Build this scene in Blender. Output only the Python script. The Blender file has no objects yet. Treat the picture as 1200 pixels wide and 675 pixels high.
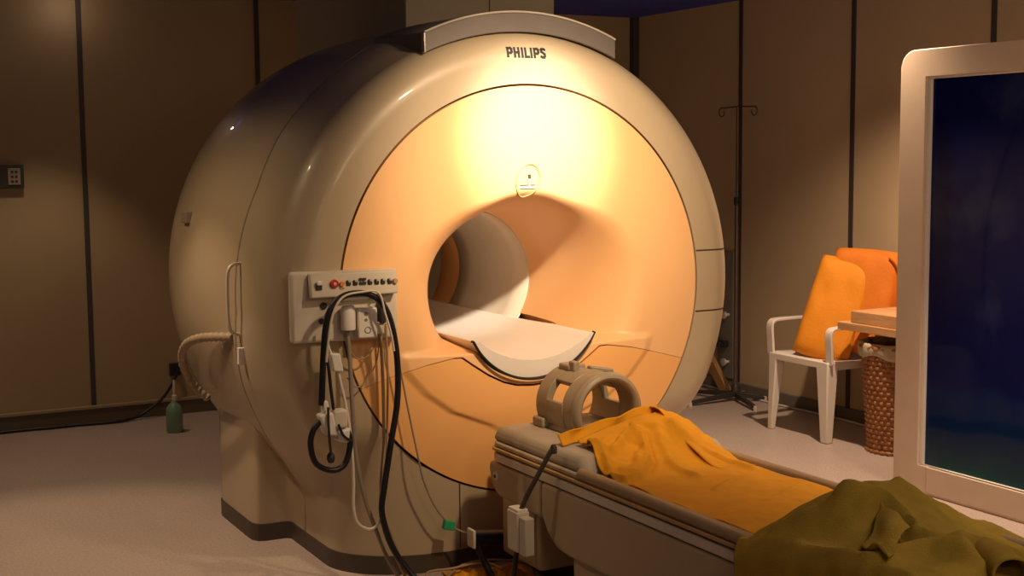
import bpy, bmesh, math, random
from mathutils import Vector, Matrix, noise
random.seed(4)
PI = math.pi
sin, cos, sqrt = math.sin, math.cos, math.sqrt
scene = bpy.context.scene
COL = scene.collection

# ------------------------------------------------------------------ materials
def srgb(r, g, b):
    def f(c):
        c /= 255.0
        return c / 12.92 if c <= 0.04045 else ((c + 0.055) / 1.055) ** 2.4
    return (f(r), f(g), f(b), 1.0)

def mat(name, col, rough=0.5, metal=0.0, var=0.08, scale=6.0, bump=0.0, bscale=80.0, coat=0.0, spec=0.5, emit=None, estr=0.0):
    m = bpy.data.materials.new(name); m.use_nodes = True
    nt = m.node_tree; b = nt.nodes['Principled BSDF']
    b.inputs['Roughness'].default_value = rough
    b.inputs['Metallic'].default_value = metal
    b.inputs['Specular IOR Level'].default_value = spec
    b.inputs['Coat Weight'].default_value = coat
    b.inputs['Coat Roughness'].default_value = 0.03
    tc = nt.nodes.new('ShaderNodeTexCoord')
    n = nt.nodes.new('ShaderNodeTexNoise'); n.inputs['Scale'].default_value = scale; n.inputs['Detail'].default_value = 5
    nt.links.new(tc.outputs['Object'], n.inputs['Vector'])
    r = nt.nodes.new('ShaderNodeValToRGB')
    c = col
    r.color_ramp.elements[0].position = 0.3; r.color_ramp.elements[1].position = 0.7
    r.color_ramp.elements[0].color = (c[0]*(1-var), c[1]*(1-var), c[2]*(1-var), 1)
    r.color_ramp.elements[1].color = (min(1, c[0]*(1+var)), min(1, c[1]*(1+var)), min(1, c[2]*(1+var)), 1)
    nt.links.new(n.outputs['Fac'], r.inputs['Fac'])
    nt.links.new(r.outputs['Color'], b.inputs['Base Color'])
    if bump > 0:
        n2 = nt.nodes.new('ShaderNodeTexNoise'); n2.inputs['Scale'].default_value = bscale; n2.inputs['Detail'].default_value = 4
        nt.links.new(tc.outputs['Object'], n2.inputs['Vector'])
        bp = nt.nodes.new('ShaderNodeBump'); bp.inputs['Strength'].default_value = bump; bp.inputs['Distance'].default_value = 0.01
        nt.links.new(n2.outputs['Fac'], bp.inputs['Height'])
        nt.links.new(bp.outputs['Normal'], b.inputs['Normal'])
    if emit:
        b.inputs['Emission Color'].default_value = emit
        b.inputs['Emission Strength'].default_value = estr
    return m

def lin(r, g, b): return (r, g, b, 1.0)

M = {}
M['housing'] = mat('housing_plastic', lin(.43, .345, .235), 0.42, var=.03, scale=3, coat=.15)
M['rear_housing'] = mat('rear_housing_plastic', lin(.43, .34, .23), 0.4, var=.03, scale=3, coat=.5)
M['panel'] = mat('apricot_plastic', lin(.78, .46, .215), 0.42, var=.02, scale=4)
M['panel_low'] = mat('apricot_plastic_shaded', lin(.78, .41, .145), 0.42, var=.02, scale=4)  # deeper apricot: shading of the lower panel put into the colour
M['gasket'] = mat('dark_gasket', lin(.05, .018, .008), 0.8)
M['bore'] = mat('bore_white', lin(.60, .53, .43), 0.5, var=.03)
M['tray'] = mat('tray_white', lin(.80, .74, .68), 0.45, var=.02)
M['kick'] = mat('kick_plate_brown', lin(.06, .043, .034), 0.5)
M['visor'] = mat('visor_grey', lin(.15, .13, .12), 0.45, metal=.2)
M['letter'] = mat('lettering_black', lin(.012, .012, .014), 0.5)
M['white'] = mat('white_plastic', lin(.78, .74, .68), 0.4, var=.03)
M['offwhite'] = mat('offwhite_plastic', lin(.62, .56, .47), 0.45, var=.04)
M['cream'] = mat('cream_plastic', lin(.55, .49, .40), 0.45, var=.04)
M['black'] = mat('black_rubber', lin(.006, .006, .010), 0.45)
M['dark'] = mat('dark_plastic', lin(.03, .027, .025), 0.5)
M['navy'] = mat('navy_plastic', lin(.008, .010, .028), 0.5)
M['grey'] = mat('grey_plastic', lin(.22, .20, .18), 0.5)
M['strap'] = mat('strap_dark', lin(.075, .062, .05), 0.55)
M['edge'] = mat('table_edge_tan', lin(.36, .255, .14), 0.5, var=.06)
M['taupe'] = mat('taupe_plastic', lin(.27, .225, .165), 0.5, var=.05)
M['coil'] = mat('coil_plastic', lin(.34, .275, .19), 0.45, var=.06)
M['tan_cable'] = mat('tan_cable', lin(.40, .27, .15), 0.5)
M['grey_cable'] = mat('grey_cable', lin(.25, .21, .165), 0.5)
M['white_cable'] = mat('white_cable', lin(.68, .62, .55), 0.5)
M['red'] = mat('red_button', lin(.55, .015, .02), 0.35)
M['orange_btn'] = mat('amber_button', lin(.75, .25, .05), 0.35)
M['green'] = mat('green_connector', lin(.03, .35, .16), 0.35)
M['chrome'] = mat('steel', lin(.55, .5, .45), 0.25, metal=1.0)
M['pole'] = mat('pole_steel', lin(.16, .12, .09), 0.4, metal=.7)
M['table_top'] = mat('table_shell', lin(.46, .38, .27), 0.45, var=.04)
M['table_side'] = mat('table_side_panel', lin(.47, .38, .25), 0.5, var=.04)
M['rail'] = mat('table_rail_light', lin(.68, .61, .52), 0.4, var=.04)
M['gold'] = mat('tan_rail', lin(.48, .30, .12), 0.45, var=.1)
M['pad'] = mat('nose_pad_vinyl', lin(.40, .34, .26), 0.6, var=.05, bump=.1, bscale=150)
M['sheet'] = mat('orange_sheet_cloth', lin(.70, .315, .016), 0.85, var=.06, scale=9, bump=.25, bscale=300, spec=.2)
M['pillow'] = mat('orange_pillow_vinyl', lin(.74, .27, .015), 0.7, var=.08, scale=6, bump=.2, bscale=60, spec=.3)
M['pillow_dark'] = mat('deep_orange_vinyl', lin(.66, .19, .015), 0.7, var=.1, scale=6, bump=.2, bscale=60, spec=.3)
M['olive'] = mat('olive_blanket_cloth', lin(.42, .30, .048), 0.95, var=.14, scale=14, bump=.5, bscale=260, spec=.1)
M['chair'] = mat('chair_white_plastic', lin(.72, .66, .60), 0.4, var=.03)
M['frame'] = mat('door_frame_beige', lin(.62, .50, .39), 0.5, var=.04)
M['green_bottle'] = mat('green_bottle', lin(.17, .30, .215), 0.35, var=.05)
M['trim'] = mat('dark_trim', lin(.055, .045, .045), 0.6)
M['base'] = mat('baseboard_dark', lin(.11, .085, .06), 0.6)
M['base_cap'] = mat('baseboard_cap', lin(.33, .25, .15), 0.5)
M['base_grey'] = mat('baseboard_grey', lin(.17, .145, .115), 0.6)
M['duct'] = mat('duct_cover_paint', lin(.46, .39, .27), 0.6, var=.03)
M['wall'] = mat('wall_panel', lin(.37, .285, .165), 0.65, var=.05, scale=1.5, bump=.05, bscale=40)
M['wall_r'] = mat('wall_panel_lit', lin(.54, .42, .265), 0.65, var=.05, scale=1.5, bump=.05, bscale=40)  # lighter than the other walls: brighter light here put into the colour
M['ceiling'] = mat('ceiling_blue', lin(.05, .07, .46), 0.8, var=.15, scale=5)  # blue light on the ceiling put into its base colour
M['hose'] = mat('corrugated_hose_tan', lin(.29, .22, .145), 0.6, var=.1)
M['liner'] = mat('basket_liner', lin(.50, .42, .30), 0.9, var=.08, bump=.2)

def floor_mat():
    m = bpy.data.materials.new('speckled_vinyl_floor'); m.use_nodes = True
    nt = m.node_tree; b = nt.nodes['Principled BSDF']
    b.inputs['Roughness'].default_value = .42
    tc = nt.nodes.new('ShaderNodeTexCoord')
    v = nt.nodes.new('ShaderNodeTexVoronoi'); v.inputs['Scale'].default_value = 55
    n = nt.nodes.new('ShaderNodeTexNoise'); n.inputs['Scale'].default_value = 90; n.inputs['Detail'].default_value = 6
    n2 = nt.nodes.new('ShaderNodeTexNoise'); n2.inputs['Scale'].default_value = 1.5; n2.inputs['Detail'].default_value = 3
    for q in (v, n, n2): nt.links.new(tc.outputs['Object'], q.inputs['Vector'])
    r1 = nt.nodes.new('ShaderNodeValToRGB')
    r1.color_ramp.elements[0].position = .35; r1.color_ramp.elements[0].color = (.40, .32, .28, 1)
    r1.color_ramp.elements[1].position = .65; r1.color_ramp.elements[1].color = (.53, .435, .385, 1)
    nt.links.new(n.outputs['Fac'], r1.inputs['Fac'])
    r2 = nt.nodes.new('ShaderNodeValToRGB')
    r2.color_ramp.elements[0].position = .04; r2.color_ramp.elements[0].color = (.75, .7, .66, 1)
    r2.color_ramp.elements[1].position = .16; r2.color_ramp.elements[1].color = (1, 1, 1, 1)
    nt.links.new(v.outputs['Distance'], r2.inputs['Fac'])
    mx = nt.nodes.new('ShaderNodeMix'); mx.data_type = 'RGBA'; mx.blend_type = 'MULTIPLY'; mx.inputs['Factor'].default_value = 1
    nt.links.new(r1.outputs['Color'], mx.inputs['A']); nt.links.new(r2.outputs['Color'], mx.inputs['B'])
    r3 = nt.nodes.new('ShaderNodeValToRGB')
    r3.color_ramp.elements[0].position = .3; r3.color_ramp.elements[0].color = (.88, .88, .88, 1)
    r3.color_ramp.elements[1].position = .7; r3.color_ramp.elements[1].color = (1, 1, 1, 1)
    nt.links.new(n2.outputs['Fac'], r3.inputs['Fac'])
    mx2 = nt.nodes.new('ShaderNodeMix'); mx2.data_type = 'RGBA'; mx2.blend_type = 'MULTIPLY'; mx2.inputs['Factor'].default_value = 1
    nt.links.new(mx.outputs['Result'], mx2.inputs['A']); nt.links.new(r3.outputs['Color'], mx2.inputs['B'])
    nt.links.new(mx2.outputs['Result'], b.inputs['Base Color'])
    return m
M['floor'] = floor_mat()

def wood_mat(name, c0, c1, axis='Y', scale=7):
    m = bpy.data.materials.new(name); m.use_nodes = True
    nt = m.node_tree; b = nt.nodes['Principled BSDF']; b.inputs['Roughness'].default_value = .5
    tc = nt.nodes.new('ShaderNodeTexCoord')
    mp = nt.nodes.new('ShaderNodeMapping')
    mp.inputs['Scale'].default_value = {'Y': (6, 0.6, 6), 'X': (.6, 6, 6), 'Z': (6, 6, .6)}[axis]
    w = nt.nodes.new('ShaderNodeTexNoise'); w.inputs['Scale'].default_value = scale; w.inputs['Detail'].default_value = 6
    w.inputs['Distortion'].default_value = 1.0
    nt.links.new(tc.outputs['Object'], mp.inputs['Vector']); nt.links.new(mp.outputs['Vector'], w.inputs['Vector'])
    r = nt.nodes.new('ShaderNodeValToRGB')
    r.color_ramp.elements[0].position = .35; r.color_ramp.elements[0].color = c0
    r.color_ramp.elements[1].position = .7; r.color_ramp.elements[1].color = c1
    nt.links.new(w.outputs['Fac'], r.inputs['Fac']); nt.links.new(r.outputs['Color'], b.inputs['Base Color'])
    return m
M['wood'] = wood_mat('pale_wood', lin(.50, .27, .12), lin(.66, .39, .19))
M['plank'] = wood_mat('plank_wood', lin(.30, .16, .06), lin(.42, .23, .09), 'Z')
M['wicker'] = wood_mat('wicker_brown', lin(.22, .085, .025), lin(.42, .19, .07), 'Z', 12)

def screen_mat():
    # printed underwater picture behind the glass: deep blue, greener towards its lower edge, with dim cloudy shapes
    m = bpy.data.materials.new('sea_picture_glass'); m.use_nodes = True
    nt = m.node_tree; b = nt.nodes['Principled BSDF']
    b.inputs['Roughness'].default_value = .06; b.inputs['Specular IOR Level'].default_value = .2
    tc = nt.nodes.new('ShaderNodeTexCoord'); sp = nt.nodes.new('ShaderNodeSeparateXYZ')
    nt.links.new(tc.outputs['Object'], sp.inputs[0])
    n = nt.nodes.new('ShaderNodeTexNoise'); n.inputs['Scale'].default_value = 2.6; n.inputs['Detail'].default_value = 5
    nt.links.new(tc.outputs['Object'], n.inputs['Vector'])
    add = nt.nodes.new('ShaderNodeMath'); add.operation = 'MULTIPLY_ADD'; add.inputs[1].default_value = .35
    nt.links.new(n.outputs['Fac'], add.inputs[0]); nt.links.new(sp.outputs['Z'], add.inputs[2])
    r = nt.nodes.new('ShaderNodeValToRGB')
    cr = r.color_ramp
    cr.elements[0].position = .22; cr.elements[0].color = (.006, .075, .052, 1)
    cr.elements[1].position = .42; cr.elements[1].color = (.004, .022, .065, 1)
    for p, c in ((.62, (.003, .016, .095, 1)), (.68, (.0025, .008, .085, 1)), (1.0, (.002, .005, .075, 1))):
        e = cr.elements.new(p); e.color = c
    nt.links.new(add.outputs[0], r.inputs['Fac'])
    r2 = nt.nodes.new('ShaderNodeValToRGB')
    r2.color_ramp.elements[0].position = .52; r2.color_ramp.elements[0].color = (0, 0, 0, 1)
    r2.color_ramp.elements[1].position = .70; r2.color_ramp.elements[1].color = (.022, .030, .035, 1)
    nt.links.new(n.outputs['Fac'], r2.inputs['Fac'])
    mx = nt.nodes.new('ShaderNodeMix'); mx.data_type = 'RGBA'; mx.blend_type = 'ADD'; mx.inputs['Factor'].default_value = 1
    nt.links.new(r.outputs['Color'], mx.inputs['A']); nt.links.new(r2.outputs['Color'], mx.inputs['B'])
    nt.links.new(mx.outputs['Result'], b.inputs['Base Color'])
    return m
M['sea'] = screen_mat()

# ------------------------------------------------------------------ mesh helpers
class MB:
    def __init__(s): s.v = []; s.f = []
    def grid(s, rows, cu=False, cv=False, cap0=False, cap1=False):
        """rows of points; cu closes along a row, cv closes the stack of rows"""
        n = len(rows[0]); b = len(s.v); R = len(rows)
        for r in rows: s.v += [tuple(p) for p in r]
        for i in range(R if cv else R - 1):
            for j in range(n if cu else n - 1):
                a = b + i*n + j; c = b + i*n + (j+1) % n
                i2 = (i+1) % R
                s.f.append((a, c, b + i2*n + (j+1) % n, b + i2*n + j))
        if cap0: s.f.append(tuple(b + j for j in reversed(range(n))))
        if cap1: s.f.append(tuple(b + (R-1)*n + j for j in range(n)))
        return s
    def box(s, x0, x1, y0, y1, z0, z1):
        b = len(s.v)
        s.v += [(x0,y0,z0),(x1,y0,z0),(x1,y1,z0),(x0,y1,z0),(x0,y0,z1),(x1,y0,z1),(x1,y1,z1),(x0,y1,z1)]
        for q in ((0,3,2,1),(4,5,6,7),(0,1,5,4),(1,2,6,5),(2,3,7,6),(3,0,4,7)): s.f.append(tuple(b+i for i in q))
        return s
    def hexa(s, bot, top):
        """four bottom and four top corners, both counter-clockwise seen from above"""
        b = len(s.v); s.v += [tuple(p) for p in bot] + [tuple(p) for p in top]
        for q in ((3,2,1,0),(4,5,6,7),(0,1,5,4),(1,2,6,5),(2,3,7,6),(3,0,4,7)): s.f.append(tuple(b+i for i in q))
        return s
    def prism(s, poly, z0, z1):
        b = len(s.v); n = len(poly)
        s.v += [(p[0], p[1], z0) for p in poly] + [(p[0], p[1], z1) for p in poly]
        for i in range(n): s.f.append((b+i, b+(i+1) % n, b+n+(i+1) % n, b+n+i))
        s.f.append(tuple(b+i for i in reversed(range(n)))); s.f.append(tuple(b+n+i for i in range(n)))
        return s
    def tube(s, pts, r, n=10, smooth=True, closed=False, sub=6):
        P = [Vector(p) for p in pts]
        if smooth: P = catmull(P, closed, sub)
        m = len(P); rows = []; prev = None
        for i, p in enumerate(P):
            if closed: t = P[(i+1) % m] - P[i-1]
            else: t = P[min(i+1, m-1)] - P[max(i-1, 0)]
            t.normalize()
            if prev is None:
                a = Vector((0, 0, 1)) if abs(t.z) < .9 else Vector((1, 0, 0))
                u = t.cross(a).normalized()
            else:
                u = (prev - t * prev.dot(t)).normalized()
            prev = u; w = t.cross(u)
            rr = r(i / max(1, m-1)) if callable(r) else r
            rows.append([p + (u*cos(2*PI*k/n) + w*sin(2*PI*k/n)) * rr for k in range(n)])
        s.grid(rows, cu=True, cv=closed, cap0=not closed, cap1=not closed)
        return s
    def lathe(s, prof, c, n=32, axis='z', cap0=False, cap1=False):
        rows = []
        for r, h in prof:
            row = []
            for k in range(n):
                a = 2*PI*k/n
                if axis == 'z': row.append((c[0]+r*cos(a), c[1]+r*sin(a), c[2]+h))
                elif axis == 'y': row.append((c[0]+r*sin(a), c[1]+h, c[2]+r*cos(a)))
                else: row.append((c[0]+h, c[1]+r*cos(a), c[2]+r*sin(a)))
            rows.append(row)
        return s.grid(rows, cu=True, cap0=cap0, cap1=cap1)
    def xf(s, fn):
        s.v = [tuple(fn(Vector(p))) for p in s.v]; return s

def catmull(P, closed=False, sub=6):
    out = []; m = len(P)
    if m < 3: return P
    rng = range(m if closed else m-1)
    for i in rng:
        if closed: p0, p1, p2, p3 = P[i-1], P[i], P[(i+1) % m], P[(i+2) % m]
        else: p0, p1, p2, p3 = P[max(i-1, 0)], P[i], P[i+1], P[min(i+2, m-1)]
        for k in range(sub):
            t = k/sub
            out.append(.5*((2*p1) + (p2-p0)*t + (2*p0-5*p1+4*p2-p3)*t*t + (3*p1-p0-3*p2+p3)*t**3))
    if not closed: out.append(P[-1])
    return out

ROOT = {}
def obj(name, mb, m, parent=None, smooth=True, bevel=0, seg=3, solid=0, sub=0, kind=None, fix=True):
    me = bpy.data.meshes.new(name); me.from_pydata(mb.v, [], mb.f)
    bm = bmesh.new(); bm.from_mesh(me)
    bmesh.ops.remove_doubles(bm, verts=bm.verts, dist=1e-6)
    if fix: bmesh.ops.recalc_face_normals(bm, faces=bm.faces)
    bm.to_mesh(me); bm.free()
    me.materials.append(M[m] if isinstance(m, str) else m)
    o = bpy.data.objects.new(name, me); COL.objects.link(o)
    off = Vector((0, 0, 0))
    if parent is not None:
        q = parent
        while q is not None: off += q.location; q = q.parent
        o.parent = parent
        me.transform(Matrix.Translation(-off))
    else:
        # origin at the base centre of the mesh
        xs = [v.co.x for v in me.vertices]; ys = [v.co.y for v in me.vertices]; zs = [v.co.z for v in me.vertices]
        c = Vector(((min(xs)+max(xs))/2, (min(ys)+max(ys))/2, min(zs)))
        me.transform(Matrix.Translation(-c)); o.location = c
    if smooth:
        for p in me.polygons: p.use_smooth = True
        me.set_sharp_from_angle(angle=math.radians(38))
    if solid:
        md = o.modifiers.new('solid', 'SOLIDIFY'); md.thickness = solid; md.offset = -1
    if bevel:
        md = o.modifiers.new('bevel', 'BEVEL'); md.width = bevel; md.segments = seg; md.limit_method = 'ANGLE'; md.angle_limit = math.radians(40)
    if sub:
        md = o.modifiers.new('sub', 'SUBSURF'); md.levels = sub; md.render_levels = sub
    if kind: o['kind'] = kind
    return o

def thing(name, label, cat, loc=(0, 0, 0), group=None):
    o = bpy.data.objects.new(name, None); COL.objects.link(o); o.location = loc
    o.empty_display_size = .1
    o['label'] = label; o['category'] = cat
    if group: o['group'] = group
    return o
def tag(o, label, cat, group=None):
    o['label'] = label; o['category'] = cat
    if group: o['group'] = group
    return o
def struct(name, mb, m, **k): return obj(name, mb, m, kind='structure', **k)

def smst(x, a, b):
    t = max(0, min(1, (x-a)/(b-a))); return t*t*(3-2*t)
def lerp(a, b, t): return a+(b-a)*t
def interp(x, xs, ys):
    if x <= xs[0]: return ys[0]
    for i in range(len(xs)-1):
        if x <= xs[i+1]: return lerp(ys[i], ys[i+1], (x-xs[i])/(xs[i+1]-xs[i]))
    return ys[-1]

# ------------------------------------------------------------------ the room
XL, XR, YB, YF, ZC = -4.3, 2.97, 3.70, -6.3, 2.60
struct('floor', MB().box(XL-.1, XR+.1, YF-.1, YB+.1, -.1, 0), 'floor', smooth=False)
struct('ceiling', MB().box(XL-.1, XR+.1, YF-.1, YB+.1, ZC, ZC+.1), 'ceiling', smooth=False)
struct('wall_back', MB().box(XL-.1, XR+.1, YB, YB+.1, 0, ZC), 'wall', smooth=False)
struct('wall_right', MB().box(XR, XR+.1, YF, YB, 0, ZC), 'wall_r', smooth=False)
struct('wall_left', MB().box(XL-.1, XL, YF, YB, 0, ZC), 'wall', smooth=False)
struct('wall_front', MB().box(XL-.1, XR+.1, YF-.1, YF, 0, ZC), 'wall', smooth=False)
tn = 1
for x in (-3.17, -2.08, -.995, .095, 1.19, 2.28):
    struct('trim_%d' % tn, MB().box(x-.014, x+.014, YB-.008, YB, .10, ZC), 'trim', smooth=False); tn += 1
struct('trim_%d' % tn, MB().box(XR-.05, XR, YB-.05, YB, 0, ZC), 'trim', smooth=False); tn += 1
for y in (2.455, 1.405, .375, -.66, -1.7, -2.75, -3.8):
    struct('trim_%d' % tn, MB().box(XR-.008, XR, y-.016, y+.016, .07, ZC), 'trim', smooth=False); tn += 1
mb = MB().box(XL, XR, YB-.02, YB, 0, .085)
struct('baseboard_back', mb, 'base', smooth=False)
struct('trim_%d' % tn, MB().box(XL, XR, YB-.03, YB, .085, .105), 'base_cap', smooth=False, bevel=.004); tn += 1
struct('baseboard_right', MB().box(XR-.018, XR, YF, YB, 0, .075), 'base_grey', bevel=.006)

# ------------------------------------------------------------------ MRI scanner
ZA = 1.072
scanner = thing('mri_scanner', 'large beige MRI scanner with round apricot front panel and open bore', 'scanner', (0, .9, 0))
RB, YT = .30, .56
def wflare(a):           # a = angle from straight up
    return .10 + .15 * smst(abs(a), .35, 1.5)
def smallest(a): return (a + PI) % (2*PI) - PI
def Wbulge(z): return interp(z, [.45, .55, .62, .70, .79, .85, .9], [.05, .20, .37, .48, .56, .58, .58])
def ypanel(x, z):
    dx, dz = x, z-ZA
    r = sqrt(dx*dx+dz*dz); a = math.atan2(-dx, dz)
    w = wflare(a)
    y = 0.0
    if r < RB + w:
        c = max(-1, min(1, (RB+w-r)/w))
        y = YT*(1-sqrt(max(0, 1-c*c)))
    y *= smst(z, .838, .872)
    y -= .013 * smst(Wbulge(z)-abs(x), -.01, .04) * (1-smst(z, .838, .872)) * smst(z, .42, .62)
    return y
SX = [0, .07, .13, .20, .265, .312, .35, .47, .55, .725, .9]
SZ = [-.377, -.372, -.355, -.320, -.277, -.244, -.243, -.262, -.281, -.328, -.372]
TXH, TDEP = .268, .160            # tray half width and depth below its rim
TRIM = .888
TR = (TXH**2+TDEP**2)/(2*TDEP); TZ = TRIM-TDEP+TR
RP = .80
def ray_hit(a, test, lo, hi):
    for _ in range(40):
        m_ = (lo+hi)/2
        if test(-m_*sin(a), ZA+m_*cos(a)): hi = m_
        else: lo = m_
    return hi
def r_seam(a):
    if abs(a) < PI/2: return RP
    t = lambda x, z: z < ZA + interp(abs(x), SX, SZ)
    return min(RP, ray_hit(a, t, .2, 1.2))
def r_tray(a):
    if abs(a) < PI/2: return RB
    g = .010
    def hole(x, z): return abs(x) < TXH+g and z < TRIM+.006 and z > TZ - sqrt(max(0, (TR+g)**2 - x*x))
    r = .45
    while r > RB:
        if hole(-r*sin(a), ZA+r*cos(a)): return r
        r -= .001
    return RB
NA = 540
rows_u, rows_l = [], []
angs = sorted(set([-PI + 2*PI*i/NA for i in range(NA)] + [sg*(PI/2+math.radians(22+14*i/150)) for i in range(151) for sg in (-1, 1)]))
NR = 70
for a in angs:
    r0, r1 = r_tray(a), r_seam(a)-(.0042 if r_seam(a) < RP-.001 else .003)
    row = []
    x0, z0 = -r0*sin(a), ZA+r0*cos(a)
    row.append((x0, max(ypanel(x0, z0)+.05, .05 if abs(a) > PI/2 else 0) + (.25 if r0 > RB+.01 else 0), z0))
    for k in range(NR+1):
        u = k/NR; r = r0 + (r1-r0)*u*u
        x, z = -r*sin(a), ZA+r*cos(a); row.append((x, ypanel(x, z), z))
    row.append((row[-1][0], row[-1][1]+.03, row[-1][2]))
    rows_u.append(row)
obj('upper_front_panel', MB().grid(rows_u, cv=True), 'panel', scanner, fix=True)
low = [a for a in angs if r_seam(a) < RP-.004]
lowa = sorted([a if a > 0 else a+2*PI for a in low])
for a in lowa:
    r0, r1 = r_seam(smallest(a))+.0042, RP-.003
    row = []
    for k in range(81):
        r = r0+(r1-r0)*k/80; x, z = -r*sin(a), ZA+r*cos(a); row.append((x, ypanel(x, z), z))
    row = [(row[0][0], row[0][1]+.03, row[0][2])] + row + [(row[-1][0], row[-1][1]+.03, row[-1][2])]
    rows_l.append(row)
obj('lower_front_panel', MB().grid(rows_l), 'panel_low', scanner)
# dark backing seen through the panel gaps
rows = []
for a in angs:
    row = []
    r0 = r_tray(a)
    r0 = max(r0+.004, RB + wflare(a)) if abs(a) < 2.2 else r0+.004
    if abs(a) >= 1.7: r0 = max(r_tray(a)+.012, r_seam(a)-.03)
    for k in range(61):
        r = lerp(min(r0, .79), RP+.02, k/60); x, z = -r*sin(a), ZA+r*cos(a); row.append((x, ypanel(x, z)+.027, z))
    rows.append(row)
obj('panel_gasket', MB().grid(rows, cv=True), 'gasket', scanner)

# outlines of the front cover: A at the front knee, B at the rear seam
BX = .765
def outl(a, tab):
    a = abs(smallest(a))
    return interp(a, tab[0], tab[1])
ptsB = [(0, 1.075), (-.376, 1.015), (-.52, .928), (-.72, .752), (-.832, .616), (-.928, .412), (-.98, .284), (-1.012, .16), (-1.028, -.08), (-1.032, -.224), (-1.012, -.36), (-.932, -.56), (-.856, -.688), (-.785, -.80), (-.767, -.86), (-.765, -.95), (-.765, -1.072)]
tabB = ([math.atan2(-x, z) for x, z in ptsB], [sqrt(x*x+z*z) for x, z in ptsB])
for q in range(1, 30):
    a = tabB[0][16] + (PI-tabB[0][16])*q/29; 
    tabB[0].append(a); tabB[1].append(1.072/max(.01, -cos(a)))
a_c = math.atan2(.765, -1.072)
def OB(a):
    a = abs(smallest(a))
    return interp(a, tabB[0], tabB[1])
def OA(a):
    a = abs(smallest(a))
    if a >= a_c: return 1.072/(-cos(a))
    R = 1.022
    if a > PI/2:
        rv = BX/max(1e-6, sin(a))
        k = smst(a, 2.18, 2.36)
        return lerp(R, rv, k)
    return R
def fsurf(a, r):
    """depth of the front cover at polar (a, r)"""
    b_ = abs(smallest(a)); x = r*sin(b_); z = ZA+r*cos(b_)
    lowf = smst(b_, 2.0, a_c)
    d_r = OA(a)-r
    if b_ >= a_c: d = BX-x
    else: d = lerp(d_r, BX-x, smst(b_, 2.2, a_c))
    A_ = lerp(.125, .40, lowf); B_ = lerp(.14, .30, lowf)
    t = 1-min(1, max(0, d)/A_)
    return B_*(1-sqrt(max(0, 1-t*t)))
NF = 360
fa = sorted(set([-PI+2*PI*i/NF for i in range(NF)] + [a_c, -a_c]))
rows = []
for k in range(41):
    u = k/40; s_ = 1-(1-u)**2
    row = []
    for a in fa:
        r = .806 + (OA(a)-.806)*s_
        row.append((-r*sin(a), fsurf(a, r), ZA+r*cos(a)))
    if k == 0: rows.append([(x, y+.04, z) for x, y, z in row])
    rows.append(row)
for v in (.25, .5, .75, 1.0):
    row = []
    for i, a in enumerate(fa):
        r = lerp(OA(a), OB(a), sin(v*PI/2)**.9)
        y0 = rows[41][i][1]
        row.append((-r*sin(a), lerp(y0, .535, v), ZA+r*cos(a)))
    rows.append(row)
rows.append([(x*.97, .536, ZA+(z-ZA)*.97) for x, y, z in rows[-1]])
obj('front_cover', MB().grid(rows, cu=True), 'housing', scanner)
def OR(a, R, flat):
    b_ = abs(smallest(a))
    return min(R, flat/max(1e-3, -cos(b_))) if b_ > PI/2 else R
rows = []
ra = [-PI+2*PI*i/200 for i in range(200)]
for y, R in ((.541, None), (.56, 1.0), (.70, 1.068), (.9, 1.082), (1.12, 1.087), (1.30, 1.084), (1.42, 1.072), (1.52, 1.045), (1.60, 1.005), (1.68, .945), (1.74, .87), (1.78, .78), (1.80, .66), (1.795, .60)):
    row = []
    for a in ra:
        if R is None: r = min(OB(a), 1.10)*.965
        elif y < .6: r = min(OB(a), 1.10)-.002
        elif y < .8: r = lerp(min(OB(a), 1.10), R, .6)
        else: r = R
        r = OR(a, r, .93)
        row.append((-r*sin(a), y, ZA+r*cos(a)))
    rows.append(row)
obj('rear_cover', MB().grid(rows, cu=True), 'rear_housing', scanner)
# dark ring seen in the seam between the two covers
rows = []
for y in (.525, .552):
    rows.append([(-(OB(a) - .006)*sin(a), y, max(.004, ZA+(OB(a) - .006)*cos(a))) for a in ra])
obj('cover_seam', MB().grid(rows, cu=True), 'gasket', scanner)
# bore
rows = []
N = 96
for y in (YT-.004, .7, .9, 1.1, 1.24):
    rows.append([(RB*sin(2*PI*k/N), y, ZA+RB*cos(2*PI*k/N)) for k in range(N)])
obj('bore_liner', MB().grid(rows, cu=True), 'bore', scanner, solid=.004)
rows = []
for t in [i/16 for i in range(17)]:
    r = RB+.3-.3*cos(t*PI/2); y = 1.8-.555*(1-sin(t*PI/2))
    rows.append([(r*sin(2*PI*k/N), y, ZA+r*cos(2*PI*k/N)) for k in range(N)])
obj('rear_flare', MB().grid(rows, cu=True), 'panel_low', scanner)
mb = MB(); mb.tube([((RB+.003)*sin(2*PI*k/64), YT-.006, ZA+(RB+.003)*cos(2*PI*k/64)) for k in range(64)], .0035, 6, smooth=False, closed=True)
obj('bore_rim', mb, 'white', scanner)
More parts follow.
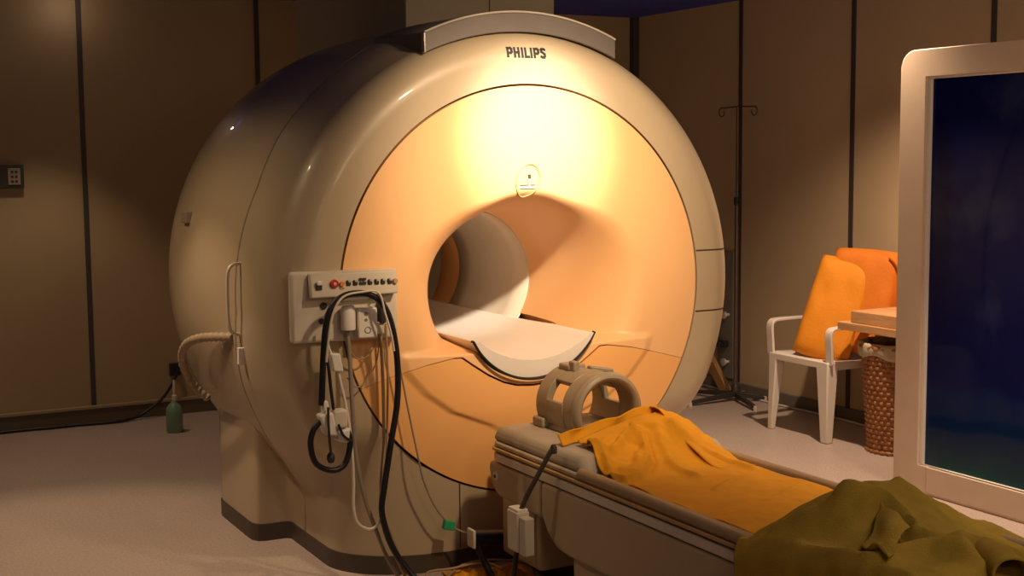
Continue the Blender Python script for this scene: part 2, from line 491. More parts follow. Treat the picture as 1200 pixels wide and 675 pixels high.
# curved tray on the axis
rows = []
def tray_row(y, xo):
    rf = RB+.25*(1-sqrt(max(0, 1-(1-max(0, min(y, YT))/YT)**2)))
    hw = min(TXH, sqrt(max(.01, rf*rf-(ZA-TRIM)**2))+.004); k = smst(y, .1, .5); dep = lerp(TDEP, .113, k)
    R = (hw*hw+dep*dep)/(2*dep); out = []
    n = 28
    for i in range(n+1):
        x = -hw+2*hw*i/n
        out.append((x, y, TRIM-dep+R-sqrt(max(0, R*R-x*x))))
    hi = hw-.018; di = .088; Ri = (hi*hi+di*di)/(2*di)
    ins = []
    for i in range(n+1):
        x = hi-2*hi*i/n
        ins.append((x, y, TRIM-di+Ri-sqrt(max(0, Ri*Ri-x*x))))
    return out+ins
ys = [-.038, -.03, 0, .05, .1, .2, .3, .4, .5, .8, 1.2, 1.6]
rows = [tray_row(y, 0) for y in ys]
for rr_ in rows[:3]:        # undercut front face
    for i, p in enumerate(rr_):
        if i < 29: rr_[i] = (p[0], max(p[1], -.038 + .12*max(0, TRIM-p[2]-.01)), p[2])
obj('patient_tray', MB().grid(rows, cu=True, cap0=True, cap1=True), 'tray', scanner, bevel=.006, seg=2)
mb = MB()
gr = TR+.0045
tr = []
for i in range(41):
    x = -(TXH+.006)+2*(TXH+.006)*i/40
    tr.append((x, -.033, TZ-sqrt(max(0, gr*gr-x*x))))
mb.tube([(-TXH-.006, -.02, .889)] + tr + [(TXH+.006, -.02, .889)], .0055, 6, smooth=False)
obj('tray_seal', mb, 'black', scanner)

# kick plate and base
def foot(off):
    """footprint outline, off = outward offset; left half from the front centre to the rear"""
    L = []
    for i in range(41):
        x = BX*(1-(1-i/40)**2)
        t = 1-min(1, (BX-x)/.40)
        L.append((x, .30*(1-sqrt(max(0, 1-t*t)))))
    L += [(BX, .45), (BX, .60), (BX, .700), (BX+.006, .722), (BX+.025, .733), (.87, .735), (.90, .745), (.915, .775), (.918, .82), (.918, 1.20), (.910, 1.25), (.885, 1.278), (.84, 1.285)]
    out = []
    for i, (x, y) in enumerate(L):
        a = Vector(L[max(0, i-1)]); b = Vector(L[min(len(L)-1, i+1)]); t = (b-a).normalized()
        nrm = Vector((t.y, -t.x))
        if i == 0: nrm = Vector((0, -1))
        p = Vector((x, y)) + nrm*off; out.append((p.x, p.y))
    return out
def full(off):
    L = foot(off); return [(-x, y) for x, y in reversed(L[1:])] + L
o_, i_ = full(.004), full(-.012)
mb = MB(); mb.grid([[(x, y, 0.0) for x, y in o_], [(x, y, .072) for x, y in o_], [(x, y, .078) for x, y in i_]])
obj('kick_plate', mb, 'kick', scanner)
ft = [p for p in full(0.0) if p[1] > .40]
neg = [p for p in ft if p[0] < 0]; pos = [p for p in ft if p[0] > 0]
poly = neg + pos
poly = [(-BX, .549)] + [p for p in neg[::-1] if p[1] >= .59]
poly = [(-x, y) for x, y in poly] + poly[::-1]
mb = MB().prism(poly, .003, .575)
obj('pedestal', mb, 'rear_housing', scanner, bevel=.01)

# hood along the top edge of the housing
rows = []
def hood_z(x, off): return ZA + .06 + sqrt(1.025**2 - x*x) + off
for y0, zt in ((.045, -.004), (.05, 0), (.54, .012)):
    row = []
    for i in range(41):
        x = -.425+.85*i/40; row.append((x, y0, hood_z(x, zt)))
    for i in range(41):
        x = .425-.85*i/40; row.append((x, y0, hood_z(x, -.012 if y0 > .3 else -.078)))
    rows.append(row)
obj('top_visor', MB().grid(rows, cu=True, cap0=True, cap1=True), 'visor', scanner, bevel=.003, seg=2)
# pale edge strip on the hood's front rim
mb = MB(); mb.tube([(-.425+.85*i/40, .046, hood_z(-.425+.85*i/40, 0)) for i in range(41)], .004, 6, smooth=False)
obj('visor_edge', mb, 'offwhite', scanner)
mb = MB().box(-.431, -.419, .040, .062, hood_z(-.425, -.078), hood_z(-.425, .0))
obj('visor_end_cap', mb, 'chrome', scanner, bevel=.003)

# lettering: strokes as flat bars standing 3 mm proud of the ring
def letters(word, x0, z0, h, adv, y):
    mb = MB(); k = h
    def bar(pts, w=.22):
        for (a, b) in zip(pts[:-1], pts[1:]):
            ax, az, bx, bz = a[0], a[1], b[0], b[1]
            dx, dz = bx-ax, bz-az; L = sqrt(dx*dx+dz*dz); ux, uz = dx/L, dz/L; px, pz = -uz*w/2, ux*w/2
            e = w/2
            ax -= ux*e; az -= uz*e; bx += ux*e; bz += uz*e
            c = [(ax+px, az+pz), (ax-px, az-pz), (bx-px, bz-pz), (bx+px, bz+pz)]
            P = lambda q, yy: (cx+q[0]*k, yy, z0+q[1]*k)
            b_ = len(mb.v)
            mb.v += [P(q, y) for q in c] + [P(q, y+.008) for q in c]
            for q in ((0,1,2,3),(7,6,5,4),(0,4,5,1),(1,5,6,2),(2,6,7,3),(3,7,4,0)): mb.f.append(tuple(b_+i for i in q))
    G = {'P': [[(.11,.11),(.11,.89),(.42,.89),(.52,.8),(.52,.55),(.42,.44),(.11,.44)]],
         'H': [[(.11,.11),(.11,.89)],[(.53,.11),(.53,.89)],[(.11,.5),(.53,.5)]],
         'I': [[(.11,.11),(.11,.89)]],
         'L': [[(.11,.89),(.11,.11),(.44,.11)]],
         'S': [[(.50,.84),(.40,.89),(.2,.89),(.12,.8),(.14,.64),(.3,.52),(.46,.40),(.48,.22),(.40,.11),(.2,.11),(.1,.16)]]}
    Wd = {'P': .66, 'H': .72, 'I': .31, 'L': .56, 'S': .62}
    cx = x0
    for ch in word:
        for st in G[ch]: bar(st)
        cx += Wd[ch]*k*adv
    return mb
mb = letters('PHILIPS', -.098, 1.976, .041, 1.12, 0)
def on_ring(p):
    r = sqrt(p.x**2+(p.z-ZA)**2); a = math.atan2(-p.x, p.z-ZA)
    return (p.x, fsurf(a, r)-.003+p.y, p.z)
mb.xf(on_ring)
obj('brand_lettering', mb, 'letter', scanner, smooth=False)

# alignment light window above the bore
ex, ez = -.012, 1.503
emb = MB(); 
pts = []
for k in range(48):
    a = 2*PI*k/48; x = ex+.052*cos(a)+.010*sin(a); z = ez+.064*sin(a); pts.append((x, ypanel(x, z)-.003, z))
emb.tube(pts, .0032, 6, smooth=False, closed=True)
em = obj('laser_window', emb, 'gold', scanner)
em['label'] = 'thin oval ring with an upside down T mark'
obj('laser_base_mark', MB().box(ex-.035, ex+.033, -.006, 0, ez-.031, ez-.021), 'cream', em, smooth=False)
obj('laser_dark_line', MB().box(ex-.034, ex+.031, -.005, 0, ez-.0205, ez-.016), 'dark', em, smooth=False)  # dark line along the top of the base mark
obj('laser_post', MB().box(ex-.001, ex+.008, -.008, 0, ez-.021, ez+.008), 'offwhite', em, smooth=False)
obj('laser_slit', MB().box(ex+.001, ex+.010, -.009, 0, ez+.006, ez+.024), 'dark', em, smooth=False)

# seams on the right of the ring and on the lower front
for z in (1.195, .937):
    rows = []
    for k in range(25):
        row = []
        for dz in (-.003, .003):
            r_ = lerp(.808, 1.012, k/24); x = sqrt(r_*r_-(z-ZA)**2); zz = z+dz
            rr_ = sqrt(x*x+(zz-ZA)**2); a = math.atan2(-x, zz-ZA)
            row.append((x, fsurf(a, rr_)-.0012, zz))
        rows.append(row)
    obj('ring_seam', MB().grid(rows), 'gasket', scanner, fix=False)
def low_strip(x, z0, z1):
    rows = []
    for k in range(9):
        z = lerp(z0, z1, k/8); row = []
        for dx in (-.0025, .0025):
            a = math.atan2(-(x+dx), z-ZA); row.append((x+dx, fsurf(a, sqrt(x*x+(z-ZA)**2))-.0012, z))
        rows.append(row)
    return MB().grid(rows)
for x, z1 in ((-.325, .335), (-.10, .27), (.325, .335)):
    obj('base_seam', low_strip(x, .08, z1), 'gasket', scanner, fix=False)

# grab handle and small plates on the left flank
mb = MB(); mb.tube([(-1.015, .50, 1.19), (-1.05, .49, 1.188), (-1.072, .485, 1.165), (-1.078, .485, 1.10), (-1.078, .485, 1.0), (-1.072, .485, .94), (-1.05, .49, .917), (-1.012, .50, .912)], .007, 8)
obj('grab_handle', mb, 'cream', scanner)
mb = MB().box(-1.052, -1.022, .448, .470, .80, .866)
obj('rating_plate', mb, 'white', scanner, bevel=.002)
mb = MB().box(-1.075, -1.028, 1.085, 1.165, 1.325, 1.375)
obj('side_latch', mb, 'taupe', scanner, bevel=.004)

# ------------------------------------------------------------------ control panel on the left of the ring (part of the scanner)
CA = math.radians(6.0)
CO = Vector((-.992, -.012, 0)); CU = Vector((cos(CA), -sin(CA), 0)); CN = Vector((-sin(CA), -cos(CA), 0))
def cp(p):      # local (u along the plate, n outward, z) -> world
    return CO + CU*p.x + CN*p.y + Vector((0, 0, p.z))
pu = .398
plate = obj('control_panel', MB().box(0, pu, -.05, 0, .932, 1.19).xf(cp), 'offwhite', scanner, bevel=.012, seg=3)
plate['label'] = 'cream side panel with a row of buttons and cable sockets'
obj('panel_standoff', MB().box(.03, .36, -.16, -.05, .96, 1.16).xf(cp), 'cream', plate)
def C2(x, z, n): # world x at depth n -> u
    # solve for u with CO.x + CU.x*u + CN.x*n = x
    return (x-CO.x-CN.x*n)/CU.x
obj('console_bar', MB().hexa([(.062,.0,1.098),(.062,.045,1.098),(.388,.045,1.103),(.388,0,1.103)][::-1], [(.062,.0,1.186),(.062,.028,1.186),(.388,.028,1.188),(.388,0,1.188)][::-1]).xf(cp), 'cream', plate, bevel=.006)
def knob(name, u, z, r, m, n0=.036, h=.012, parent=plate):
    r *= 1.2; mb = MB().lathe([(r, 0), (r, h*.7), (r*.85, h)], (0, 0, 0), 14, 'y', cap0=True, cap1=True)
    mb.xf(lambda p: cp(Vector((u+p.x, n0+p.y, z+p.z))))
    return obj(name, mb, m, parent)
rk = knob('emergency_button', .150, 1.148, .013, 'red'); rk['label'] = 'red round button'
knob('emergency_button_cap', .150, 1.148, .005, 'offwhite', .047, .004)
ab = knob('amber_button', .178, 1.146, .008, 'orange_btn'); ab['label'] = 'small amber button'
obj('amber_button_mark', MB().box(.170, .186, .036, .042, 1.127, 1.133).xf(cp), 'gold', plate)
for u in (.203, .228, .283, .308, .332, .357):
    obj('socket', MB().box(u-.008, u+.008, .034, .044, 1.139, 1.158).xf(cp), 'dark', plate, bevel=.003)
    knob('socket_cap', u+.002, 1.155, .004, 'cream', .040, .006)
obj('display_slot', MB().box(.243, .268, .034, .042, 1.140, 1.150).xf(cp), 'dark', plate)
obj('display_slot', MB().box(.243, .268, .034, .042, 1.156, 1.164).xf(cp), 'dark', plate)
knob('end_button', .378, 1.148, .008, 'gold')
obj('toggle_switch', MB().box(.082, .104, .034, .046, 1.128, 1.152).xf(cp), 'dark', plate, bevel=.002)
obj('toggle_lever', MB().box(.084, .102, .040, .054, 1.145, 1.160).xf(cp), 'white', plate, bevel=.003)
knob('round_socket', .118, 1.066, .011, 'dark', -.002, .008)
knob('round_socket', .110, 1.010, .009, 'dark', -.002, .008)
obj('connector_module', MB().box(.232, .305, 0, .05, .945, 1.056).xf(cp), 'white', plate, bevel=.006)
knob('module_mark', .262, 1.034, .006, 'grey', .048, .004); knob('module_mark', .262, 1.012, .005, 'grey', .048, .004)
mbm = MB(); mbm.tube([(.268+.011*cos(t), .051, .975+.011*sin(t)) for t in [2*PI*k/20 for k in range(20)]], .0016, 5, smooth=False, closed=True)
obj('module_mark_ring', mbm.xf(cp), 'grey', plate)
obj('connector_block', MB().box(.305, .335, 0, .035, .955, 1.0).xf(cp), 'offwhite', plate, bevel=.004)
obj('dark_connector', MB().box(.318, .340, .005, .045, .995, 1.075).xf(cp), 'dark', plate, bevel=.005)
mb = MB().lathe([(.026, -.0), (.027, .008), (.027, .07), (.023, .085), (.012, .09)], (0, 0, 0), 20, 'z', cap0=True, cap1=True)
mb.xf(lambda p: cp(Vector((.20+p.x, .032+p.y, .978+p.z))))
obj('round_plug', mb, 'white', plate)
obj('cable_hook', MB().tube([(.155,.0,1.085),(.155,.075,1.085),(.16,.082,1.094),(.29,.085,1.094),(.30,.078,1.085),(.30,0,1.085)], .004, 6, smooth=False).xf(cp), 'white', plate)

# ------------------------------------------------------------------ cables hanging from the panel
def cable(name, label, pts, r, m, cat='cable', group=None):
    mb = MB(); mb.tube(pts, r, 10)
    return tag(obj(name, mb, m), label, cat, group)
cable('looped_cable', 'thick black cable looped over the side panel hook and hanging to the floor',
      [(-.918,-.10,.72), (-.917,-.11,.80), (-.914,-.12,.90), (-.905,-.125,1.0), (-.882,-.13,1.072), (-.83,-.135,1.112), (-.75,-.14,1.112), (-.695,-.14,1.075), (-.66,-.14,1.0), (-.637,-.135,.868), (-.637,-.13,.711), (-.666,-.13,.555), (-.694,-.13,.40), (-.706,-.13,.306), (-.68,-.14,.19), (-.632,-.16,.10), (-.585,-.20,.04), (-.52,-.27,.014), (-.40,-.42,.012)], .0115, 'black')
cable('hanging_cable', 'short black cable hanging down to the white clip, right of the thick loop', [(-.893,-.085,.90), (-.889,-.10,.857), (-.884,-.105,.78), (-.877,-.11,.70)], .006, 'black')
cable('thin_white_cable', 'thin white cable following the black loop over the hook', [(-.914,-.148,.88), (-.906,-.152,.955), (-.888,-.155,1.05), (-.850,-.158,1.108), (-.78,-.158,1.122), (-.715,-.158,1.116), (-.690,-.156,1.04), (-.668,-.154,.968), (-.655,-.15,.90)], .004, 'white_cable')
cable('white_cable', 'long white cable with pale plug hanging in a low loop left of the black cable',
      [(-.89,-.07,1.0), (-.886,-.075,.955), (-.872,-.08,.90), (-.853,-.085,.857), (-.838,-.09,.78), (-.827,-.095,.724), (-.812,-.098,.62), (-.805,-.10,.52), (-.802,-.10,.42), (-.804,-.10,.33), (-.79,-.10,.27), (-.747,-.10,.240), (-.715,-.105,.252), (-.70,-.11,.29)], .0055, 'white_cable')
tag(obj('cable_plug', MB().hexa([(-.868,-.100,.835),(-.832,-.105,.832),(-.832,-.075,.832),(-.868,-.07,.835)], [(-.878,-.098,.90),(-.845,-.105,.90),(-.845,-.075,.90),(-.878,-.07,.90)]), 'white', bevel=.005), 'boxy white plug part way down the long white cable', 'plug')
cable('grey_cable', 'grey brown cable running from the round plug down to the floor', [(-.80,-.055,.985), (-.795,-.06,.93), (-.792,-.065,.842), (-.789,-.07,.684), (-.777,-.07,.493), (-.742,-.07,.328), (-.70,-.08,.20), (-.66,-.10,.09), (-.61,-.14,.02), (-.5,-.24,.010)], .008, 'grey_cable')
cable('tan_cable', 'thin tan cable hanging straight down over the apricot panel', [(-.672,-.062,.99), (-.670,-.062,.942), (-.663,-.06,.767), (-.661,-.055,.6), (-.665,-.06,.52), (-.685,-.08,.42), (-.70,-.11,.33), (-.685,-.125,.22), (-.645,-.13,.11), (-.60,-.17,.02), (-.50,-.29,.008)], .006, 'tan_cable')
cable('tan_cable', 'second tan cable hanging beside the black cable, nearest the panel end', [(-.648,-.062,.99), (-.646,-.062,.92), (-.643,-.06,.78), (-.645,-.055,.65), (-.655,-.065,.50), (-.678,-.09,.40), (-.69,-.11,.32), (-.66,-.12,.2), (-.60,-.14,.05), (-.55,-.18,.008), (-.45,-.26,.008)], .0045, 'tan_cable')
cable('sensor_lead', 'thin grey lead running from the side panel down to the green tag', [(-.612,-.065,.97), (-.61,-.065,.90), (-.594,-.06,.824), (-.557,-.06,.627), (-.523,-.06,.461), (-.503,-.06,.376), (-.46,-.065,.275), (-.405,-.075,.203), (-.36,-.10,.172), (-.345,-.14,.176)], .0035, 'grey_cable')
tag(obj('cable_tag', MB().hexa([(-.435,-.085,.188),(-.392,-.09,.178),(-.392,-.065,.178),(-.435,-.06,.188)], [(-.425,-.085,.224),(-.385,-.09,.212),(-.385,-.065,.212),(-.425,-.06,.224)]), 'green', bevel=.004), 'small green connector on the thin grey lead above the kick plate', 'connector')
cable('arched_lead', 'thin brown lead drooping in an arc below the side panel', [(-.79,-.06,.90), (-.76,-.05,.868), (-.72,-.05,.872), (-.685,-.055,.92), (-.682,-.058,.96)], .003, 'tan_cable')
cable('arched_lead', 'lower brown lead drooping in an arc below the side panel', [(-.80,-.055,.80), (-.76,-.045,.76), (-.715,-.045,.79), (-.68,-.05,.86), (-.675,-.058,.95)], .0025, 'tan_cable')
# clip cluster with a black ring
cl = thing('sensor_clip', 'white sensor clip cluster hanging with a thick black ring of cable', 'sensor', (-.875, -.1, .56))
obj('clip_body', MB().hexa([(-.912,-.125,.612),(-.868,-.13,.605),(-.868,-.075,.605),(-.912,-.075,.612)], [(-.935,-.125,.685),(-.885,-.13,.695),(-.885,-.075,.695),(-.935,-.075,.685)]), 'white', cl, bevel=.008)
obj('clip_block', MB().box(-.882, -.828, -.125, -.075, .632, .698), 'offwhite', cl, bevel=.008)
obj('clip_block', MB().hexa([(-.87,-.13,.585),(-.826,-.13,.575),(-.826,-.08,.575),(-.87,-.08,.585)], [(-.862,-.13,.622),(-.82,-.13,.632),(-.82,-.08,.632),(-.862,-.08,.622)]), 'white', cl, bevel=.008)
obj('clip_jaw', MB().hexa([(-.918,-.115,.68),(-.888,-.115,.68),(-.888,-.085,.68),(-.918,-.085,.68)], [(-.914,-.115,.735),(-.898,-.115,.735),(-.898,-.085,.735),(-.914,-.085,.735)]), 'white', cl, bevel=.006)
mb = MB(); mb.tube([(-.925,-.10,.66), (-.952,-.10,.629), (-.963,-.10,.577), (-.945,-.10,.51), (-.888,-.10,.477), (-.838,-.10,.49), (-.814,-.10,.551), (-.817,-.10,.60), (-.83,-.10,.625)], .011, 10)
obj('black_ring', mb, 'black', cl)
mb = MB(); mb.tube([(-.905,-.132,.715), (-.908,-.14,.64), (-.903,-.14,.56), (-.898,-.13,.54)], .005, 8)
mb.lathe([(.004, .02), (.013, .008), (.015, -.006), (.010, -.02)], (-.897, -.125, .532), 14, 'z', cap0=True, cap1=True)
obj('probe', mb, 'dark', cl)
mb = MB(); mb.tube([(-.87,-.137,.65), (-.855,-.14,.612), (-.835,-.138,.592), (-.82,-.12,.585)], .005, 8)
obj('clip_lead', mb, 'black', cl)

# ------------------------------------------------------------------ corrugated hose behind the left flank
mb = MB()
hp = catmull([Vector(p) for p in [(-1.03,.585,.89), (-1.072,.70,.882), (-1.098,.84,.862), (-1.112,.98,.825), (-1.105,1.10,.765), (-1.08,1.17,.69), (-1.03,1.20,.60), (-.97,1.2,.54)]], False, 14)
mb.tube(hp, lambda t: .017 + .0028*sin(t*150), 12, smooth=False)
tag(obj('corrugated_hose', mb, 'hose'), 'tan corrugated hose curving off the left flank of the scanner', 'hose')

# ------------------------------------------------------------------ duct cover above the scanner
dc = thing('duct_cover', 'beige boxed duct cover rising from the scanner top to the ceiling', 'duct', (.3, 1.6, 2.05))
obj('duct_box', MB().box(-.085, .685, .985, 2.45, 2.05, ZC), 'duct', dc, bevel=.004)
obj('duct_panel', MB().box(-.083, .336, .978, .986, 2.10, ZC-.002), 'duct', dc, smooth=False)
obj('duct_panel', MB().box(.342, .683, .978, .986, 2.10, ZC-.002), 'duct', dc, smooth=False)
obj('duct_seam', MB().box(.335, .343, .981, .987, 2.10, ZC-.002), 'trim', dc, smooth=False)

# ------------------------------------------------------------------ patient table
tb = thing('patient_table', 'long beige scanner table with pale side rail, leading from the bore to the right', 'table', (0, -1.5, 0))
YH, YE = -.235, -2.9
TX = .315
# upper shell with rounded head end
def shell(x0, x1, z0, z1, y0, y1, rc):
    P = []
    for (cx, cy, a0) in ((x0+rc, y1-rc, PI/2), (x0+rc, y0+rc, PI), (x1-rc, y0+rc, 1.5*PI), (x1-rc, y1-rc, 0)):
        for k in range(9):
            a = a0+PI/2*k/8; P.append((cx+rc*cos(a), cy+rc*sin(a)))
    return MB().prism(P, z0, z1)
obj('table_core', shell(-TX+.012, TX-.012, .425, .518, YE, YH-.004, .05), 'dark', tb)
obj('side_rail', shell(-TX, TX, .478, .510, YE, YH, .05), 'rail', tb, bevel=.006)
obj('tan_rail', shell(-TX-.002, TX+.002, .518, .530, YE, YH+.01, .05), 'gold', tb, bevel=.003)
obj('tabletop', shell(-TX+.006, TX-.006, .532, .550, YE, YH+.004, .05), 'table_top', tb, bevel=.006)
# raised edges of the tabletop
for s in (-1, 1):
    mb = MB(); mb.tube([(s*(TX-.022), YH-.62, .548), (s*(TX-.022), -1.5, .548), (s*(TX-.022), YE+.05, .548)], .0215, 12, smooth=False)
    obj('tabletop_edge', mb, 'edge', tb)
# side panels: the head block and the long skirt
for s in (-1, 1):
    def sp(poly, name, t, m, bv=.012):
        b_ = [(s*(TX-.002), y, z) for y, z in poly]; c_ = [(s*(TX-t), y, z) for y, z in poly]
        mb = MB(); n = len(poly); mb.v = b_+c_
        mb.f = [tuple(range(n)), tuple(reversed(range(n, 2*n)))] + [(i, n+i, n+(i+1) % n, (i+1) % n) for i in range(n)]
        return obj(name, mb, m, tb, bevel=bv)
    sp([(YH+.005, .472), (YH+.012, .44), (YH-.01, .39), (YH-.04, .362), (-.30, .352), (-.612, .344), (-.612, .472)], 'head_panel', .09, 'table_side')
    sp([(-.616, .472), (-.616, .36), (-.66, .30), (-.72, .262), (-.80, .255), (YE, .255), (YE, .472)], 'side_panel', .09, 'table_side')
    h_ = MB().lathe([(.0165, 0), (.0165, .004), (.012, .006)], (0, 0, 0), 20, 'x', cap0=True, cap1=True)
    h_.xf(lambda p: (s*(TX-.002+p.x), -.285+p.y, .424+p.z))
    ho = obj('round_cover', h_, 'rail', tb)
    h_ = MB().lathe([(.007, 0), (.007, .0075)], (0, 0, 0), 12, 'x', cap0=True, cap1=True)
    h_.xf(lambda p: (s*(TX-.002+p.x), -.285+p.y, .424+p.z))
    obj('round_cover_hole', h_, 'letter', ho)
obj('underside', MB().box(-TX+.03, TX-.03, YE+.02, YH-.03, .345, .48), 'taupe', tb, bevel=.02)
obj('underside', MB().box(-TX+.03, TX-.03, YE+.02, -.72, .262, .40), 'taupe', tb, bevel=.02)
obj('lift_column', MB().box(-.245, .245, -.49, -.20, .105, .36), 'table_side', tb, bevel=.012)
obj('column_panel', MB().box(-.252, -.24, -.462, -.232, .125, .318), 'table_top', tb, bevel=.004)
obj('lower_skirt', MB().box(-.285, .285, YE+.05, -.78, .0, .262), 'table_side', tb, bevel=.015)
obj('base_plate', MB().box(-.10, .29, -.80, -.10, .0, .105), 'navy', tb, bevel=.012)
# nose pad at the head end
mb = MB()
P = []
obj('nose_pad', MB().hexa([(-.305,-.90,.549),(.305,-.90,.549),(.305,-.225,.549),(-.305,-.225,.549)], [(-.285,-.83,.603),(.285,-.83,.603),(.285,-.245,.603),(-.285,-.245,.603)]), 'pad', tb, bevel=.022, seg=4)
# front lip of the table under the tray
obj('docking_lip', MB().box(-.20, .20, YH, YH+.06, .55, .575), 'gold', tb, bevel=.01)

# ------------------------------------------------------------------ head coil
hc = thing('head_coil', 'beige birdcage head coil with open windows on the table head end', 'head coil', (-.02, -.44, .60))
HX, HZ = -.02, .685
def arc_panel(name, a0, a1, y0, y1, r0, r1, m='coil', bev=.004, par=None, n=10):
    mb = MB(); rows = []
    for k in range(n+1):
        a = lerp(a0, a1, k/n)
        c, s_ = sin(a), cos(a)
        rows.append([(HX+r0*c, y0, HZ+r0*s_), (HX+r1*c, y0, HZ+r1*s_), (HX+r1*c, y1, HZ+r1*s_), (HX+r0*c, y1, HZ+r0*s_)])
    mb.grid(rows, cu=True, cap0=True, cap1=True)
    return obj(name, mb, m, par or hc, bevel=bev, seg=2)
D = PI/180
# bottom of the cylinder rests just above the pad: keep only what stands over the pad
zb = math.acos((.604-HZ)/.118)
arc_panel('rear_ring', -zb, zb, -.385, -.31, .108, .138, n=40)
rr = []
mb = MB()
for k in range(41):
    a = lerp(-zb*1.02, zb*1.02, k/40)
    c, s_ = sin(a), cos(a)
    rr.append([(HX+(.108+.036*(.5-.5*cos(t)))*c, -.580+.026*sin(t), HZ+(.108+.036*(.5-.5*cos(t)))*s_) for t in [2*PI*j/12 for j in range(12)]])
mb.grid(rr, cu=True, cap0=True, cap1=True)
obj('front_ring', mb, 'coil', hc)
arc_panel('front_collar', -zb, zb, -.575, -.49, .112, .134, n=40)
for a0, a1 in ((-zb/D, -78), (-44, 20), (34, 54), (86, zb/D)):
    arc_panel('rung', a0*D, a1*D, -.50, -.375, .108, .137, n=10)
arc_panel('cradle', zb*.99, 2*PI-zb*.99, -.60, -.30, .080, .09, 'taupe')
obj('coil_foot', MB().hexa([(-.15,-.56,.603),(.11,-.56,.603),(.11,-.30,.603),(-.15,-.30,.603)], [(-.135,-.55,.628),(.095,-.55,.628),(.095,-.31,.628),(-.135,-.31,.628)]), 'taupe', hc, bevel=.006)
obj('rear_connector', MB().box(-.168, -.120, -.375, -.30, .603, .64), 'coil', hc, bevel=.008)
# mirror bracket on top
obj('top_bracket', MB().box(-.075, .0, -.41, -.335, HZ+.125, HZ+.15), 'coil', hc, bevel=.008)
obj('bracket_post', MB().box(-.07, -.045, -.44, -.40, HZ+.125, HZ+.165), 'coil', hc, bevel=.006)
obj('bracket_bar', MB().hexa([(-.01,-.46,HZ+.128),(.065,-.50,HZ+.118),(.065,-.475,HZ+.118),(-.01,-.43,HZ+.128)], [(-.01,-.46,HZ+.148),(.065,-.50,HZ+.138),(.065,-.475,HZ+.138),(-.01,-.43,HZ+.148)]), 'coil', hc, bevel=.006)
for k in range(2):
    mb = MB(); mb.box(.150+.016*k, .158+.016*k, -.52, -.50, .603, .66-.012*k); mb.box(.142, .176, -.522, -.498, .622, .632)
    obj('side_clamp', mb, 'dark', hc, bevel=.002)

# ------------------------------------------------------------------ orange sheet on the table
def fbm(x, y, z=0, o=4):
    return noise.fractal(Vector((x, y, z)), 1.0, 2.0, o)
def seg_d(x, y, ax, ay, bx, by):
    px, py = bx-ax, by-ay; L = px*px+py*py
    t = max(0, min(1, ((x-ax)*px+(y-ay)*py)/L)); return sqrt((x-ax-t*px)**2+(y-ay-t*py)**2), t
def sheet_z(x, y):
    z = .556
    h = smst(y, -1.02, -.66)                       # bunched head end
    z += h*(.080 + .060*smst(x, -.22, .14) - .055*smst(x, .17, .27))
    q = fbm(x*7+3, y*7+1, .3)
    z += (.006 + .034*h) * q
    # folds of the bunched end
    for pts, w, hh in SFOLDS:
        d = min(sqrt((x-a[0])**2+(y-a[1])**2) if a == b else seg_d(x, y, *a, *b)[0] for a, b in zip(pts[:-1], pts[1:]))
        z += hh*math.exp(-(d/w)**2)
    if y > -.76: z = min(z, lerp(.628, .692, max(0, min(1, (x+.25)/.40))) - .008)
    return z
SFOLDS = [([(-.255,-.985), (-.24,-1.03), (-.165,-1.01), (-.06,-.905), (-.005,-.79), (-.03,-.75)], .018, .022),
          ([(-.262,-1.00), (-.248,-1.057), (-.165,-1.035), (-.050,-.925), (.012,-.785), (-.02,-.735)], .009, -.014),
          ([(-.20,-.95), (-.165,-.965), (-.12,-.93), (-.07,-.86)], .016, .018),
          ([(-.157,-.83), (-.098,-.795), (-.012,-.745)], .014, .022),
          ([(.06,-.68), (.065,-.77), (.0,-.96), (-.01,-1.10)], .020, .016),
          ([(-.208,-.755), (-.185,-.82), (-.24,-.95)], .016, .022),
          ([(.12,-.80), (.20,-.95), (.22,-1.1)], .02, .015),
          ([(-.05,-1.262), (.057,-1.205), (.18,-1.17)], .014, .008),
          ([(.00,-1.45), (.08,-1.42), (.2,-1.36)], .014, .005)]
rows = []
NX, NY = 110, 260
for j in range(NY+1):
    v = j/NY; row = []
    for i in range(NX+1):
        u = i/NX
        edge = .012*noise.noise(Vector((v*14, u*3, 1.7)))
        xl = lerp(-.262, -.255, v)+edge; xr = .262+edge
        head = smst(v, .0, .16)
        xl = lerp(-.215, xl, smst(v, .06, .20)); xr = lerp(.25, xr, smst(v, .0, .16))
        x = lerp(xl, xr, u)
        y = lerp(-.600 - .10*(1-u)*(1-head) + .015*noise.noise(Vector((u*6, 2.2, 0))), -2.55, v)
        z = sheet_z(x, y)
        pz = lerp(.613, .556, smst(-y, .80, .93)) if y > -.95 else .5535
        row.append((x, y, max(z, pz)))
    rows.append(row)
# a turned-over hem hanging at the head end
mb = MB().grid(rows)
sh = obj('table_sheet', mb, 'sheet', solid=.004)
tag(sh, 'orange sheet spread along the table and bunched up beside the head coil', 'sheet')
